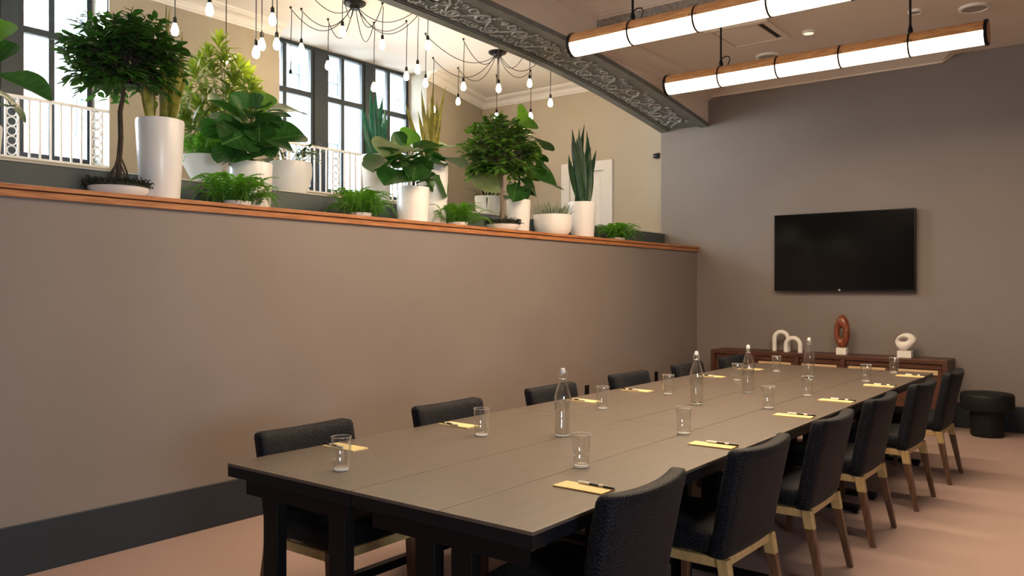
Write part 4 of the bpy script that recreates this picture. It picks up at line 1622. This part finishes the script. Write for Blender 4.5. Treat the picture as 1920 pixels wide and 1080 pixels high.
ROS = [rosette_mesh(q) for q in range(3)]
SP = [(413, 22), (392, 34), (446, 60), (383, 58), (421, 52), (457, 82), (374, 78), (350, 88), (402, 70), (364, 106), (432, 124), (354, 126), (474, 114),
      (459, 132), (440, 150), (408, 146), (386, 140), (370, 160), (400, 172), (380, 196), (345, 150), (424, 108), (466, 102), (450, 160), (338, 112), (412, 190), (392, 118), (436, 90)]
fork = at_x(424, 200, -.98) - b
MB().tube([(0, 0, .28), (.01, 0, .5), fork], [.013, .012, .010], 7).build('stem', 'stem_green', t, smooth=60)
for i, (px, py) in enumerate(SP):
    e = at_x(px, py + 12, -.98 + rnd.uniform(-.16, .16)) - b
    mid = fork * .45 + e * .55 - UP * .02
    MB().tube([fork, mid, e], [.007, .005, .004], 5).build('branch', 'stem_green', t, smooth=60)
    R = Matrix.Rotation(rnd.uniform(0, 6), 4, 'Z')
    tilt = (e - fork)
    q = UP.rotation_difference((tilt.normalized() + UP * .7).normalized()).to_matrix().to_4x4()
    R = q @ R @ Matrix.Scale(rnd.uniform(.85, 1.15), 4)
    R.translation = e - UP * .04
    inst(rnd.choice(ROS), 'leaf_rosette', t, mw=R)

# ================================================================== CHANDELIERS
sock_me = MB().lathe([(0, 0), (.004, 0), (.006, -.012), (.013, -.018), (.0155, -.026), (.0155, -.062), (.012, -.066), (0, -.066)], 12).mesh('socket', 'black_plastic', 40)
bulb_me = MB().lathe([(0, -.064), (.0125, -.064), (.014, -.072), (.022, -.090), (.029, -.115), (.030, -.130), (.026, -.148), (.015, -.160), (0, -.164)], 14).mesh('bulb', 'bulb_glow', 60)
hook_me = MB().lathe([(0, 0), (.011, 0), (.013, -.012), (.006, -.022), (0, -.024)], 10).mesh('ceiling_hook', 'black_metal', 40)


def chandelier(label, cxy, bulbs, extra):
    t = thing('spider_chandelier', label, 'chandelier', (cxy[0], cxy[1], ZC), group='spider chandeliers with filament bulbs')
    o = Vector((cxy[0], cxy[1], ZC))
    MB().lathe([(0, 0), (.115, 0), (.115, -.015), (.10, -.028), (.055, -.032), (.045, -.07), (0, -.07)], 28).build('canopy', 'black_metal', t, smooth=40)
    k = 0
    for (px, pys, X) in bulbs:
        p = at_x(px, pys, X) - o
        k += 1
        hang(t, p, k)
    for (dx, dy, dz) in extra:
        k += 1
        hang(t, Vector((dx, dy, dz)), k)
    return t


def hang(t, p, k):
    hook = Vector((p.x, p.y, -.022))
    a = math.atan2(p.y, p.x)
    s = Vector((.04 * math.cos(a), .04 * math.sin(a), -.06))
    dist = (hook - s).length
    sag = .16 + .12 * ((k * 53) % 7) / 7
    pts = [s]
    for i in range(1, 15):
        q = i / 15
        c = s.lerp(hook, q)
        c.z -= sag * 4 * q * (1 - q) * (1.15 - .3 * q)
        pts.append(c)
    pts.append(hook)
    pts += [hook + Vector((.012, .004, -.03)), Vector((p.x + .004, p.y, (hook.z + p.z) / 2)), p]
    MB().tube(pts, .0042, 5).build('cord', 'black_plastic', t, smooth=60)
    inst(hook_me, 'ceiling_hook', t, loc=(hook.x, hook.y, 0))
    so = inst(sock_me, 'socket', t, loc=p)
    inst(bulb_me, 'bulb', so)


def hx(px, py):
    return at_z(px, py, ZC).x


chandelier('spider chandelier with black cords above the right end of the ledge', (-1.813, 7.942),
           [(859, 174, hx(862, 127)), (869, 144, hx(872, 73)), (812, 188, hx(814, 108)), (935, 147, -1.35), (931, 203, hx(930, 140)), (993, 138, -1.25),
            (995, 202, hx(992, 130)), (1032, 175, -1.15), (798, 137, -2.0)], [])
chandelier('spider chandelier with black cords at the top centre of the picture', (-1.879, 5.674),
           [(545, 128, hx(550, 14)), (565, 70, -2.45), (615, 103, hx(619, 36)), (642, 37, -1.55), (701, 144, hx(701, 41)), (717, 63, -1.65), (762, 123, hx(759, 37)),
            (783, 110, -1.6), (802, 64, -1.2), (519, 57, -1.2)], [])
chandelier('spider chandelier at the far left, only its hanging bulbs in view', (-1.9, 3.4),
           [(202, 18, -1.3), (328, 29, -1.6), (393, -10, -1.1), (424, 84, -1.5), (480, 71, -1.05), (491, 57, -1.15), (511, 10, -1.0)],
           [(-.3, -.7, -.6), (.4, -.5, -.7)])
